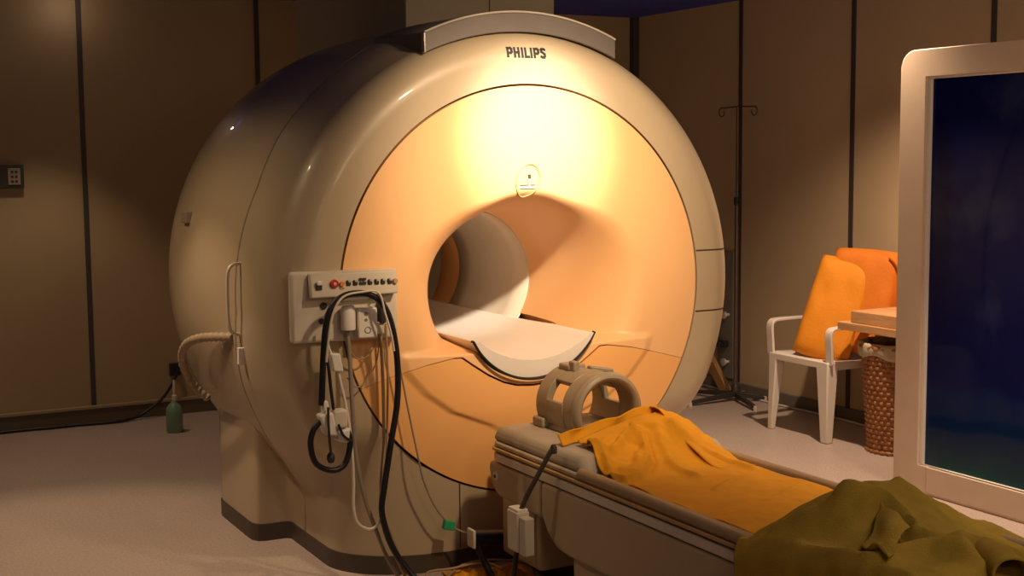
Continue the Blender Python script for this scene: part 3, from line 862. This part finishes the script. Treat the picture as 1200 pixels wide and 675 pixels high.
# loose flap of the sheet standing against the coil
rows = []
for j in range(13):
    v = j/12; row = []
    for i in range(49):
        u = i/48
        x = lerp(-.265, .165, u); 
        ztop = lerp(.640, .705, u) + .006*sin(u*17)
        zbot = lerp(.606, .61, u) if u > .3 else .61
        z = lerp(ztop, zbot, v)
        y = -.625 - .03*v*v - .012*sin(u*15+v*2) - .05*(1-u)*.5
        row.append((x, y, z))
    rows.append(row)
o2 = obj('sheet_hem', MB().grid(rows), 'sheet', sh, solid=.004)
rows = []
for j in range(25):
    v = j/24; row = []
    for i in range(15):
        u = i/14
        x = lerp(.125, lerp(.325, .262, v), u) + .008*sin(v*9)*(1-v)
        y = lerp(-.63, -1.05, v) - .02*u
        z = max(.553, lerp(lerp(.698, .60, u), .557, smst(v, 0, 1)) - .06*u*u*(1-v) + .010*sin(u*9+v*11)*(1-v))
        row.append((x, y, z))
    rows.append(row)
obj('sheet_fold', MB().grid(rows), 'sheet', sh, solid=.004)

# ------------------------------------------------------------------ olive blanket heaped on the foot end
RID = []
def fold(pts, w, h):
    for a, b in zip(pts[:-1], pts[1:]): RID.append((a[0], a[1], b[0], b[1], w, h))
FOLDS = [([(-.20,-1.985), (-.146,-2.013), (-.101,-2.066), (-.119,-2.15), (-.139,-2.202), (-.137,-2.268), (-.124,-2.33)], .027, .045),
         ([(-.16,-2.03), (-.227,-1.954), (-.30,-1.85)], .018, .022),
         ([(-.10,-1.83), (-.169,-1.80), (-.26,-1.75)], .020, .012),
         ([(-.06,-1.96), (-.10,-1.93), (-.20,-1.88), (-.31,-1.79)], .016, .012),
         ([(-.33,-1.97), (-.33,-2.09), (-.335,-2.22)], .025, .020),
         ([(.03,-1.96), (.06,-2.04), (.12,-2.10)], .022, .018),
         ([(-.30,-2.25), (-.18,-2.27), (-.14,-2.36)], .022, .035),
         ([(-.02,-2.22), (.02,-2.32), (-.02,-2.42)], .030, .035),
         ([(-.07,-1.90), (-.03,-1.945), (.0,-1.97)], .030, .016)]
for f_ in FOLDS: fold(*f_)
BLC = {}
def bl_z(x, y):
    wx = .04*fbm(x*3, y*3, 5.1, 2); wy = .04*fbm(x*3+7, y*3, 2.1, 2)
    X, Y = x+wx, y+wy
    base = .150*math.exp(-((max(0, abs(X+.03)-.06)/.19)**2 + ((Y+1.95)/(.17 if Y > -1.95 else .15))**2)) + .05*smst(-Y, 1.95, 2.15) + .03*smst(-X, -.02, .15)*smst(-Y, 2.1, 2.3)*(1-smst(-Y, 2.36, 2.46)) - .03*smst(-Y, 2.38, 2.5)
    base *= 1.0
    z = .562 + base
    e = 0
    wx, wy = x + .010*fbm(x*11, y*11, 3, 2), y + .010*fbm(x*11, y*11, 9, 2)
    for pts, w, h in FOLDS:
        d = min(seg_d(wx, wy, *p, *q)[0] for p, q in zip(pts[:-1], pts[1:]))
        e += h*math.exp(-(d/w)**2)
    rid = 1-abs(fbm(X*4.5, Y*4.5, .7, 2)); 
    k_ = 1 - smst(x, .0, .22)*smst(-y, 1.93, 2.12)
    z = .562 + k_*base
    z += k_*(e + .016*(rid-.6)) + .004*fbm(x*20, y*20, 1, 3)
    return z
rows = []
NB, NV = 130, 120
for j in range(NV+1):
    v = j/NV; row = []
    y0 = lerp(-1.70, -2.78, v)
    for i in range(NB+1):
        u = i/NB
        s_ = lerp(-.80, .56, u)        # arc length across the table
        ye = y0 + .03*noise.noise(Vector((s_*5, 3, v*2))) + (.05*sin(s_*6+1) if v < .1 else 0)*(1-v*10 if v < .1 else 0)
        ye -= .22*smst(s_, .0, .30)*(1-smst(v, 0, .35))          # front edge runs back on the far side
        fade = smst(v, 0, .10)
        if s_ < -.335:
            d = -.335-s_; x = -.335 - .02*sin(min(1, d/.06)*PI/2) - .02*(.5+.5*noise.noise(Vector((y0*9, d*4, 2))))*min(1, d*6)
            z = lerp(.556, bl_z(-.335, ye), fade) - d
            z = max(.03, z)
        elif s_ > .335:
            d = s_-.335; x = .335 + .02*sin(min(1, d/.06)*PI/2) + .02*(.5+.5*noise.noise(Vector((y0*9, d*4, 8))))*min(1, d*6)
            z = lerp(.556, bl_z(.335, ye), fade) - d
        else:
            x = s_
            z = lerp(.562, bl_z(x, ye), fade)
        row.append((x, ye, z))
    rows.append(row)
bk = obj('blanket', MB().grid(rows), 'olive', solid=.006)
tag(bk, 'crumpled olive green blanket heaped over the near end of the table', 'blanket')
def roll(name, c, axis, r, L, turns, seed):
    """a sheet rolled back on itself: a tapering curl with an open dark end"""
    ax = Vector(axis).normalized(); up = Vector((0, 0, 1)); sd = ax.cross(up).normalized(); up = sd.cross(ax)
    rows = []
    for j in range(25):
        t = j/24; row = []
        for i in range(41):
            a = lerp(-.35*PI, turns*PI, i/40)
            rr_ = r*(1.0 - .10*i/40)*(1+.10*noise.noise(Vector((a*.8, t*3, seed))))*lerp(.72, 1.0, t)
            p = Vector(c) + ax*(L*(t-.5)) + sd*rr_*cos(a) + up*rr_*sin(a)*.85
            row.append(p)
        rows.append(row)
    return obj(name, MB().grid(rows), 'olive', bk, solid=.006)
roll('rolled_edge', (-.055, -2.37, .628), (-.55, -.85, .05), .05, .24, 1.5, 1)
# a turned back corner lying over the heap, its lower edge standing clear of the cloth below
rows = []
A_, B_, C_, E_ = Vector((-.135,-2.06,.70)), Vector((-.165,-2.20,.675)), Vector((-.345,-2.29,.635)), Vector((-.285,-2.145,.645))
for j in range(25):
    v = j/24; row = []
    for i in range(25):
        u = i/24
        p = (A_*(1-u) + B_*u)*(1-v) + (E_*(1-u) + C_*u)*v
        b_ = bl_z(max(-.335, p.x), p.y)
        z = max(b_ + .006, p.z) if u > .02 else b_ + .004
        z += .016*sin(u*PI*.9)*(.6+.4*sin(v*7)) + .010*u*u
        row.append((p.x + .010*sin(u*5+v*3), p.y + .008*sin(v*6), z))
    rows.append(row)
obj('turned_corner', MB().grid(rows), 'olive', bk, solid=.006)

# ------------------------------------------------------------------ controller box hanging at the table side
bx = thing('handheld_controller', 'slim white controller box hanging on a dark strap at the table side', 'controller', (-.40, -.63, .25))
def tilt(p): return (p.x + .0, p.y + (p.z-.32)*.02, p.z)
obj('box_body', MB().box(-.425, -.375, -.648, -.575, .245, .385).xf(tilt), 'offwhite', bx, bevel=.005)
obj('box_side', MB().box(-.418, -.38, -.690, -.648, .240, .372).xf(tilt), 'cream', bx, bevel=.005)
obj('box_top', MB().box(-.421, -.379, -.645, -.578, .383, .394).xf(tilt), 'white', bx, bevel=.003)
mb = MB(); mb.tube([(-.398,-.625,.385), (-.385,-.655,.45), (-.362,-.695,.53), (-.335,-.725,.605), (-.322,-.728,.618)], .009, 8)
obj('strap', mb, 'strap', bx)
mb = MB().lathe([(.012, 0), (.012, .02), (.007, .03)], (-.326, -.728, .598), 12, 'z', cap0=True, cap1=True)
obj('strap_hook', mb, 'dark', bx)
cable('controller_cable', 'black cable running from the white controller box to the floor', [(-.40,-.60,.25), (-.395,-.58,.20), (-.39,-.55,.12), (-.40,-.52,.05), (-.44,-.50,.012), (-.55,-.58,.011)], .009, 'black')
# black connector bar near the kick plate
cb = thing('connector_bar', 'black connector bar with a pale end plate, beneath the table head', 'connector', (-.30, -.2, .1))
obj('bar', MB().hexa([(-.345,-.175,.140),(-.16,-.20,.118),(-.16,-.15,.118),(-.345,-.125,.140)], [(-.345,-.175,.182),(-.16,-.20,.164),(-.16,-.15,.164),(-.345,-.125,.182)]), 'black', cb, bevel=.005)
obj('end_plate', MB().box(-.356, -.345, -.178, -.122, .125, .195), 'white', cb, bevel=.003)
mb = MB(); mb.tube([(-.335,-.165,.15), (-.325,-.18,.10), (-.31,-.20,.05), (-.305,-.24,.016), (-.34,-.34,.013), (-.45,-.45,.013)], .013, 10)
obj('bar_cable', mb, 'black', cb)
obj('bar_top', MB().hexa([(-.342,-.17,.181),(-.165,-.195,.163),(-.165,-.155,.163),(-.342,-.13,.181)], [(-.342,-.17,.186),(-.165,-.195,.168),(-.165,-.155,.168),(-.342,-.13,.186)]), 'grey', cb)

# crumpled orange cloth on the floor below the table head
rows = []
for j in range(41):
    v = j/40; row = []
    for i in range(61):
        u = i/60
        x = lerp(-.40, -.295, u*0) ; 
        p = Vector((lerp(-.42, -.115, u) - .05*v, lerp(.0, -.40, v) - .08*u, 0))
        k = min(smst(u, 0, .12), smst(1-u, 0, .12), smst(v, 0, .12), smst(1-v, 0, .12))
        z = .006 + k*(.012 + .036*abs(fbm(p.x*13, p.y*13, 4, 3)) )
        row.append((p.x, p.y - .03, z))
    rows.append(row)
fc = obj('floor_cloth', MB().grid(rows), 'sheet', solid=.004)
tag(fc, 'crumpled orange cloth lying on the floor under the table head', 'cloth')
cable('coiled_lead', 'thin tan lead coiled in a wide loop on the orange floor cloth', [(-.43+.15*cos(t), -.26+.13*sin(t), .058+.01*sin(3*t)) for t in [k*PI/6 for k in range(11)]] + [(-.20,-.40,.05), (-.12,-.50,.012)], .0045, 'tan_cable')
cable('floor_lead', 'grey lead curling along the floor beside the kick plate', [(-.62,-.18,.010), (-.50,-.17,.010), (-.38,-.12,.05), (-.24,-.14,.056), (-.16,-.26,.05), (-.22,-.42,.02)], .0045, 'grey_cable')

# ------------------------------------------------------------------ door with a sea picture on the right
dr = bpy.data.objects.new('door_1', None); COL.objects.link(dr); dr['kind'] = 'structure'
dr.location = (2.09, -.35, 0)
DX, DY0, DY1, DH = 2.052, .103, -1.15, 2.07
def rr_poly(y0, y1, z0, z1, r):
    P = []
    for cy, cz, a0, rad in ((y0-r, z1-r, 0, r), (y1+r, z1-r, PI/2, r)):
        for k in range(13):
            a = a0+PI/2*k/12; P.append((cy+rad*cos(a), cz+rad*sin(a)))
    P += [(y1, z0), (y0, z0)]
    return P
outer = rr_poly(DY0, DY1, .0, DH, .085)
def ring(outer, iy0, iy1, iz0, iz1, x0, x1):
    n = len(outer); inner = []
    for y, z in outer: inner.append((min(max(y, iy1), iy0), min(max(z, iz0), iz1)))
    mb = MB()
    rows = [[(x0, y, z) for y, z in outer], [(x0, y, z) for y, z in inner], [(x1, y, z) for y, z in inner], [(x1, y, z) for y, z in outer]]
    return mb.grid(rows, cu=True, cv=True)
IY0, IY1, IZ0, IZ1 = -.055, -1.0, .135, 1.942
obj('door_frame', ring(outer, IY0, IY1, IZ0, IZ1, DX, DX+.09), 'frame', dr, bevel=.004)
obj('inner_frame', ring(rr_poly(IY0, IY1, IZ0, IZ1, .004), IY0-.018, IY1+.018, IZ0+.003, IZ1-.008, DX+.012, DX+.06), 'white', dr, bevel=.002)
obj('picture_glass', MB().box(DX+.028, DX+.05, IY1+.015, IY0-.015, IZ0, IZ1-.005), 'sea', dr, smooth=False)
obj('lower_rail', MB().box(DX-.006, DX+.02, DY1+.02, -.115, .012, .135), 'frame', dr, bevel=.004)
obj('back_plate', MB().box(DX+.05, DX+.085, IY1-.02, IY0+.02, IZ0-.02, IZ1+.02), 'frame', dr, smooth=False)

# ------------------------------------------------------------------ white plastic armchair
ch = thing('plastic_armchair', 'white plastic garden armchair with orange cushions by the right wall', 'chair', (2.64, 1.20, 0))
CX0, CX1, CY0, CY1 = 2.40, 2.86, .96, 1.445
ZS = .452
def leg(name, tx, ty, bx_, by_, w0, d0, w1, d1, zt=ZS):
    t = [(tx-w0/2, ty-d0/2, zt), (tx+w0/2, ty-d0/2, zt), (tx+w0/2, ty+d0/2, zt), (tx-w0/2, ty+d0/2, zt)]
    b = [(bx_-w1/2, by_-d1/2, 0), (bx_+w1/2, by_-d1/2, 0), (bx_+w1/2, by_+d1/2, 0), (bx_-w1/2, by_+d1/2, 0)]
    return obj(name, MB().hexa(b, t), 'chair', ch, bevel=.008)
leg('leg', 2.435, 1.0, 2.415, .975, .08, .10, .045, .055)
leg('leg', 2.43, 1.415, 2.412, 1.440, .07, .07, .035, .035)
leg('leg', 2.83, 1.0, 2.855, .985, .05, .06, .035, .04)
leg('leg', 2.83, 1.41, 2.855, 1.43, .05, .05, .035, .035)
rows = []
for i in range(13):
    u = i/12; x = lerp(2.395, 2.86, u); row = []
    for j in range(13):
        v = j/12; y = lerp(.955, 1.452, v)
        z = ZS + .008 - .020*sin(PI*v)*sin(PI*min(1, u*1.2)) - (.02 if i == 0 else 0) - .02*u
        row.append((x, y, z))
    rows.append(row)
obj('seat', MB().grid(rows), 'chair', ch, solid=.012)
mb = MB()
mb.box(2.395, 2.410, .965, 1.44, .415, ZS); mb.box(2.41, 2.85, .955, .968, .405, ZS-.003); mb.box(2.41, 2.85, 1.438, 1.451, .405, ZS-.003)
obj('apron', mb, 'chair', ch, bevel=.004)
for s, y in ((0, .955), (1, 1.452)):
    mb = MB()
    prof = [(2.415, .44), (2.41, .52), (2.405, .60), (2.42, .632), (2.47, .640), (2.60, .640), (2.75, .638), (2.84, .64)]
    rows = []
    pp = catmull([Vector((a, 0, b)) for a, b in prof], False, 5)
    for i, p in enumerate(pp):
        t = (pp[min(i+1, len(pp)-1)] - pp[max(0, i-1)]).normalized(); nrm = Vector((-t.z, 0, t.x))
        wd = .026; th = .008
        rows.append([p+nrm*th+Vector((0, y-wd, 0)), p+nrm*th+Vector((0, y+wd, 0)), p-nrm*th+Vector((0, y+wd, 0)), p-nrm*th+Vector((0, y-wd, 0))])
    mb.grid([[tuple(q) for q in r] for r in rows], cu=True, cap0=True, cap1=True)
    obj('armrest', mb, 'chair', ch, bevel=.004)
rows = []
for i in range(15):
    u = i/14; row = []
    for j in range(15):
        v = j/14; y = lerp(.965, 1.44, v)
        top = .86 + .045*sin(PI*v)
        z = lerp(.43, top, u); x = 2.845 + .085*u + .015*(sin(PI*v)-.5)
        row.append((x, y, z))
    rows.append(row)
obj('backrest', MB().grid(rows), 'chair', ch, solid=.012)

# ------------------------------------------------------------------ orange cushions
def cushion(name, label, w, h, t, fn, m, seed):
    rows = []
    mb = MB(); n = 22
    for side in (1, -1):
        rows = []
        for i in range(n+1):
            u = -1+2*i/n; row = []
            for j in range(n+1):
                v = -1+2*j/n
                f_ = (1-abs(u)**6)**.5*(1-abs(v)**6)**.5
                nn = .010*noise.noise(Vector((u*2.2, v*2.2, seed)))
                row.append(fn(Vector((u*w/2*(1-.03*v*v), side*(t/2*f_+nn*f_), v*h/2*(1-.03*u*u)))))
            rows.append(row)
        mb.grid(rows)
    # weld the rim
    return obj(name, mb, m)
def place(c, yaw, lean, roll=0):
    R = Matrix.Rotation(yaw, 3, 'Z') @ Matrix.Rotation(lean, 3, 'X') @ Matrix.Rotation(roll, 3, 'Y')
    return lambda p: tuple(Vector(c) + R @ p)
c1 = cushion('foam_cushion', '', .33, .60, .11, place((2.63, 1.16, .715), math.radians(-55), math.radians(-17), math.radians(13)), 'pillow', 1)
tag(c1, 'tall amber orange cushion standing in front on the white chair seat', 'cushion')
c2 = cushion('foam_cushion', '', .40, .60, .12, place((2.745, 1.065, .765), math.radians(-62), math.radians(-14), math.radians(3)), 'pillow_dark', 4)
tag(c2, 'darker orange cushion leaning on the chair back, behind the tall amber one', 'cushion')
c3 = obj('cushion_edge', MB().tube([(2.80,.86,.55), (2.815,.85,.75), (2.825,.86,.95), (2.82,.93,1.02)], .012, 8), 'pillow_dark', c2)

# ------------------------------------------------------------------ wicker basket with two boards on it
bk2 = thing('wicker_basket', 'brown wicker laundry basket behind the door frame', 'basket', (2.60, .66, 0))
BXc, BYc, BH = 2.60, .645, .585
rows = []
NBW = 140; NRW = 110
for i in range(NRW+1):
    t = i/NRW; z = BH*t; R = .135+.045*t
    row = []
    for k in range(NBW):
        a = 2*PI*k/NBW
        wv = (.0055*sin(26*a + PI*(i//5)) + .003) * sin(PI*((i % 5)+.5)/5) - .004*(1 if i % 5 == 0 else 0)
        rim = .010 if (t > .965 or t < .03) else 0
        row.append((BXc+(R+wv+rim)*cos(a), BYc+(R+wv+rim)*sin(a)*1.05, z))
    rows.append(row)
obj('woven_body', MB().grid(rows, cu=True, cap0=True), 'wicker', bk2)
rows = []
for t in (0, .25, .5, .75, 1):
    row = []
    for k in range(64):
        a = 2*PI*k/64; R = .186+.007*sin(9*a)+.006*sin(t*PI)
        row.append((BXc+R*cos(a), BYc+R*1.05*sin(a), BH+.012-.075*t-.012*sin(5*a+1)*t))
    rows.append(row)
obj('cloth_liner', MB().grid(rows, cu=True), 'liner', bk2, solid=.004)
tag(obj('wooden_board', MB().box(2.40, 2.86, .16, .885, .650, .692), 'wood', bevel=.004), 'lower pale wooden board lying across the chair arm and the basket', 'board')
tag(obj('wooden_board', MB().box(2.42, 2.80, .16, .805, .693, .757), 'wood', bevel=.004), 'upper pale wooden board, shorter, stacked on the lower board', 'board')
rows = []
for i in range(19):
    row = []
    for j in range(19):
        u, v = -1+i/9, -1+j/9
        k = max(0, 1-u*u)*max(0, 1-v*v)
        row.append((2.70+.07*u, .56+.13*v, .758+.002+.12*k**.7*(.75+.35*fbm(u*1.7, v*1.7, 3, 3))))
    rows.append(row)
tag(obj('folded_cloth', MB().grid(rows, cap0=False), 'white', solid=.003), 'crumpled white cloth on top of the upper wooden board', 'cloth')

# ------------------------------------------------------------------ drip stand
iv = thing('drip_stand', 'tall dark drip stand with two curled hooks by the right wall', 'drip stand', (2.76, 2.24, 0))
PX, PY = 2.775, 2.24
mb = MB().lathe([(.014, .06), (.014, 1.28), (.010, 1.30), (.010, 1.90)], (PX, PY, 0), 14, 'z', cap0=True, cap1=True)
obj('pole', mb, 'pole', iv)
obj('collar', MB().lathe([(.017, 1.27), (.021, 1.28), (.021, 1.315), (.017, 1.325)], (PX, PY, 0), 14, 'z', cap0=True, cap1=True), 'dark', iv)
mb = MB(); mb.tube([(PX, PY, 1.292), (PX-.01, PY-.05, 1.292)], .006, 8, smooth=False)
obj('clamp_screw', mb, 'dark', iv)
mb = MB(); mb.tube([(PX, PY-.155, 1.895), (PX, PY, 1.90), (PX, PY+.155, 1.895)], .005, 8, smooth=False)
obj('cross_bar', mb, 'pole', iv)
for s in (-1, 1):
    mb = MB(); mb.tube([(PX, PY+s*.15, 1.895)] + [(PX, PY+s*(.165+.028*cos(t)*s*s), 1.868+.028*sin(t)) for t in [PI/2-k*PI/5*1 for k in range(9)]], .0045, 8)
    obj('hook', mb, 'pole', iv)
mb = MB().lathe([(.03, .04), (.03, .09), (.018, .11)], (PX, PY, 0), 14, 'z', cap0=True, cap1=True)
obj('hub', mb, 'dark', iv)
for k in range(5):
    a = math.radians(-72 + 72*k - 36)
    dx, dy = cos(a), sin(a); nx, ny = -dy*.014, dx*.014
    L = .36 if not (dx > .5) else .19
    b = [(PX+nx, PY+ny, .030), (PX-nx, PY-ny, .030), (PX+dx*L-nx, PY+dy*L-ny, .012), (PX+dx*L+nx, PY+dy*L+ny, .012)]
    t = [(PX+nx, PY+ny, .065), (PX-nx, PY-ny, .065), (PX+dx*L-nx, PY+dy*L-ny, .032), (PX+dx*L+nx, PY+dy*L+ny, .032)]
    lg = obj('base_leg', MB().hexa(b, t), 'dark', iv, bevel=.003)
    obj('foot_cap', MB().lathe([(.014, 0), (.015, .022), (.010, .034)], (PX+dx*L, PY+dy*L, 0), 10, 'z', cap0=True, cap1=True), 'cream', lg)
# plank and fittings beside the stand
pk = obj('wooden_plank', MB().hexa([(2.83,2.36,.004),(2.87,2.36,.004),(2.87,2.46,.004),(2.83,2.46,.004)], [(2.83,2.66,.32),(2.87,2.66,.32),(2.87,2.76,.32),(2.83,2.76,.32)]), 'plank', bevel=.003)
tag(pk, 'short brown plank propped at a slant behind the drip stand', 'plank')
gp = thing('gas_outlet_board', 'narrow grey board with two white knobs on the wall behind the drip stand', 'outlet board', (2.95, 2.58, .1))
obj('board', MB().box(2.945, 2.969, 2.49, 2.66, .09, .95), 'grey', gp, bevel=.004)
for z in (.525, .205):
    k_ = MB().lathe([(.010, 0), (.010, .03), (.026, .034), (.026, .05), (.018, .056)], (0, 0, 0), 16, 'x', cap0=True, cap1=True)
    k_.xf(lambda p, z=z: (2.945-p.x, 2.535+p.y, z+p.z))
    obj('knob', k_, 'white', gp)
obj('bracket', MB().box(2.86, 2.946, 2.53, 2.63, .31, .345), 'dark', gp, bevel=.004)

# ------------------------------------------------------------------ cables and small things at the walls
cable('baseboard_highlight', 'thin white strip standing in for the highlight along the right baseboard', [(2.935,3.3,.008), (2.93,2.7,.008), (2.91,2.3,.008), (2.90,1.9,.008), (2.92,1.5,.008), (2.90,1.15,.008), (2.88,.9,.008), (2.90,.4,.008)], .007, 'white_cable')  # white tube drawn for the bright highlight along the baseboard
sb = thing('wall_socket', 'small dark wall socket low on the back wall above the green bottle', 'socket', (-.49, 3.69, .29))
obj('socket_plate', MB().box(-.53, -.46, 3.682, 3.70, .245, .325), 'dark', sb, bevel=.004)
obj('plug', MB().box(-.505, -.475, 3.655, 3.682, .268, .30), 'black', sb, bevel=.006)
cable('power_cable', 'black power cable running from the wall socket along the floor to the left', [(-.49,3.66,.285), (-.50,3.65,.25), (-.54,3.645,.18), (-.60,3.64,.11), (-.68,3.635,.055), (-.76,3.62,.018), (-.88,3.58,.012), (-1.1,3.60,.011), (-1.28,3.60,.011), (-1.4,3.61,.011), (-1.8,3.60,.011), (-2.6,3.58,.011)], .009, 'black')
wo = thing('wall_outlet', 'dark square outlet box high on the back wall at the left edge', 'outlet', (-1.42, 3.69, 1.44))
obj('outlet_box', MB().box(-1.53, -1.345, 3.665, 3.70, 1.435, 1.572), 'dark', wo, bevel=.004)
obj('outlet_face', MB().box(-1.435, -1.365, 3.658, 3.666, 1.455, 1.552), 'taupe', wo, bevel=.003)
for z in (1.475, 1.503, 1.531):
    obj('outlet_slot', MB().box(-1.418, -1.404, 3.655, 3.66, z-.006, z+.006), 'letter', wo)
    obj('outlet_slot', MB().box(-1.396, -1.382, 3.655, 3.66, z-.006, z+.006), 'letter', wo)
bt = thing('spray_bottle', 'translucent green bottle standing on the floor behind the scanner', 'bottle', (-.642, 3.15, 0))
obj('bottle_body', MB().lathe([(.001, 0), (.044, .0), (.048, .008), (.048, .12), (.044, .145), (.030, .165), (.016, .178), (.014, .19)], (-.642, 3.15, 0), 24, 'z', cap1=True), 'green_bottle', bt)
obj('bottle_neck', MB().lathe([(.016, .188), (.016, .215), (.010, .222), (.008, .30), (.004, .31)], (-.638, 3.15, 0), 14, 'z', cap0=True, cap1=True), 'offwhite', bt)

# ------------------------------------------------------------------ lights
def spot(name, loc, tgt, power, size, blend, rad, col):
    l = bpy.data.lights.new(name, 'SPOT'); l.energy = power; l.spot_size = math.radians(size); l.spot_blend = blend
    l.shadow_soft_size = rad; l.color = col
    o = bpy.data.objects.new(name, l); COL.objects.link(o); o.location = loc
    o.rotation_euler = (Vector(tgt)-Vector(loc)).to_track_quat('-Z', 'Y').to_euler()
    return o
WARM = (1.0, .70, .40)
def lamp(loc, tgt, power, size, blend=.5, rad=.035, col=WARM):
    return spot('ceiling_spotlight', loc, tgt, power, size, blend, rad, col)
FLOORC = (1.0, .70, .46)
lamp((-.25, -1.75, 2.55), (.03, 0, 1.67), 640, 23, 1.0, .06, col=(1, .86, .70))
lamp((-.20, -1.75, 2.55), (.06, 0, 1.50), 250, 48, 1.0, .06, col=(1, .73, .47))
lamp((-.15, -1.75, 2.55), (.10, 0, 1.05), 150, 68, .9, .06)
lamp((2.0, .3, 2.55), (2.0, .4, 0), 250, 122, 1.0, col=FLOORC)
lamp((1.5, -1.5, 2.55), (1.5, -1.3, 0), 150, 85, .7, col=FLOORC)
lamp((-2.1, .7, 2.55), (-1.9, .7, 0), 70, 120, .9, col=WARM)
lamp((-1.75, .75, 2.55), (-1.7, .75, 0), 95, 62, .5, col=FLOORC)
lamp((-1.35, 3.0, 2.55), (-1.2, 3.0, 0), 42, 74, .5, col=FLOORC)
def point_light(loc, power, rad=.12, col=FLOORC):
    l = bpy.data.lights.new('bulb_or_fill', 'POINT'); l.energy = power; l.shadow_soft_size = rad; l.color = col
    o = bpy.data.objects.new('bulb_or_fill', l); COL.objects.link(o); o.location = loc
point_light((-2.0, -5.2, 2.35), 18, .3, WARM)
point_light((1.5, -2.4, 2.35), 34, .25, WARM)  # added fill for the table and right side, not a real fitting
point_light((-.6, -3.9, 2.35), 40, .3, WARM)  # added fill to brighten the blanket and the table side
point_light((-1.09, 3.48, 2.50), .7, .02)
w = bpy.data.worlds.new('world'); scene.world = w; w.use_nodes = True
w.node_tree.nodes['Background'].inputs['Color'].default_value = (.20, .13, .07, 1)
w.node_tree.nodes['Background'].inputs['Strength'].default_value = .05

# ------------------------------------------------------------------ camera
cam = bpy.data.cameras.new('camera'); co = bpy.data.objects.new('camera', cam); COL.objects.link(co)
yaw, pit, rol = math.radians(28.4648), math.radians(5.7236), math.radians(-.4863)
f_ = Vector((sin(yaw)*cos(pit), cos(yaw)*cos(pit), -sin(pit)))
r_ = Vector((cos(yaw), -sin(yaw), 0)); u_ = r_.cross(f_)
r2 = r_*cos(rol)+u_*sin(rol); u2 = -r_*sin(rol)+u_*cos(rol)
mw = Matrix(((r2.x, u2.x, -f_.x, -2.5314), (r2.y, u2.y, -f_.y, -4.5111), (r2.z, u2.z, -f_.z, 1.5992), (0, 0, 0, 1)))
co.matrix_world = mw
cam.sensor_width = 36; cam.lens = 1544.7/1200*36; cam.clip_start = .05
scene.camera = co
vs = scene.view_settings
scene.display_settings.display_device = 'sRGB'
vs.view_transform = 'Standard'; vs.look = 'None'; vs.gamma = 1; vs.use_curve_mapping = False; vs.exposure = 0
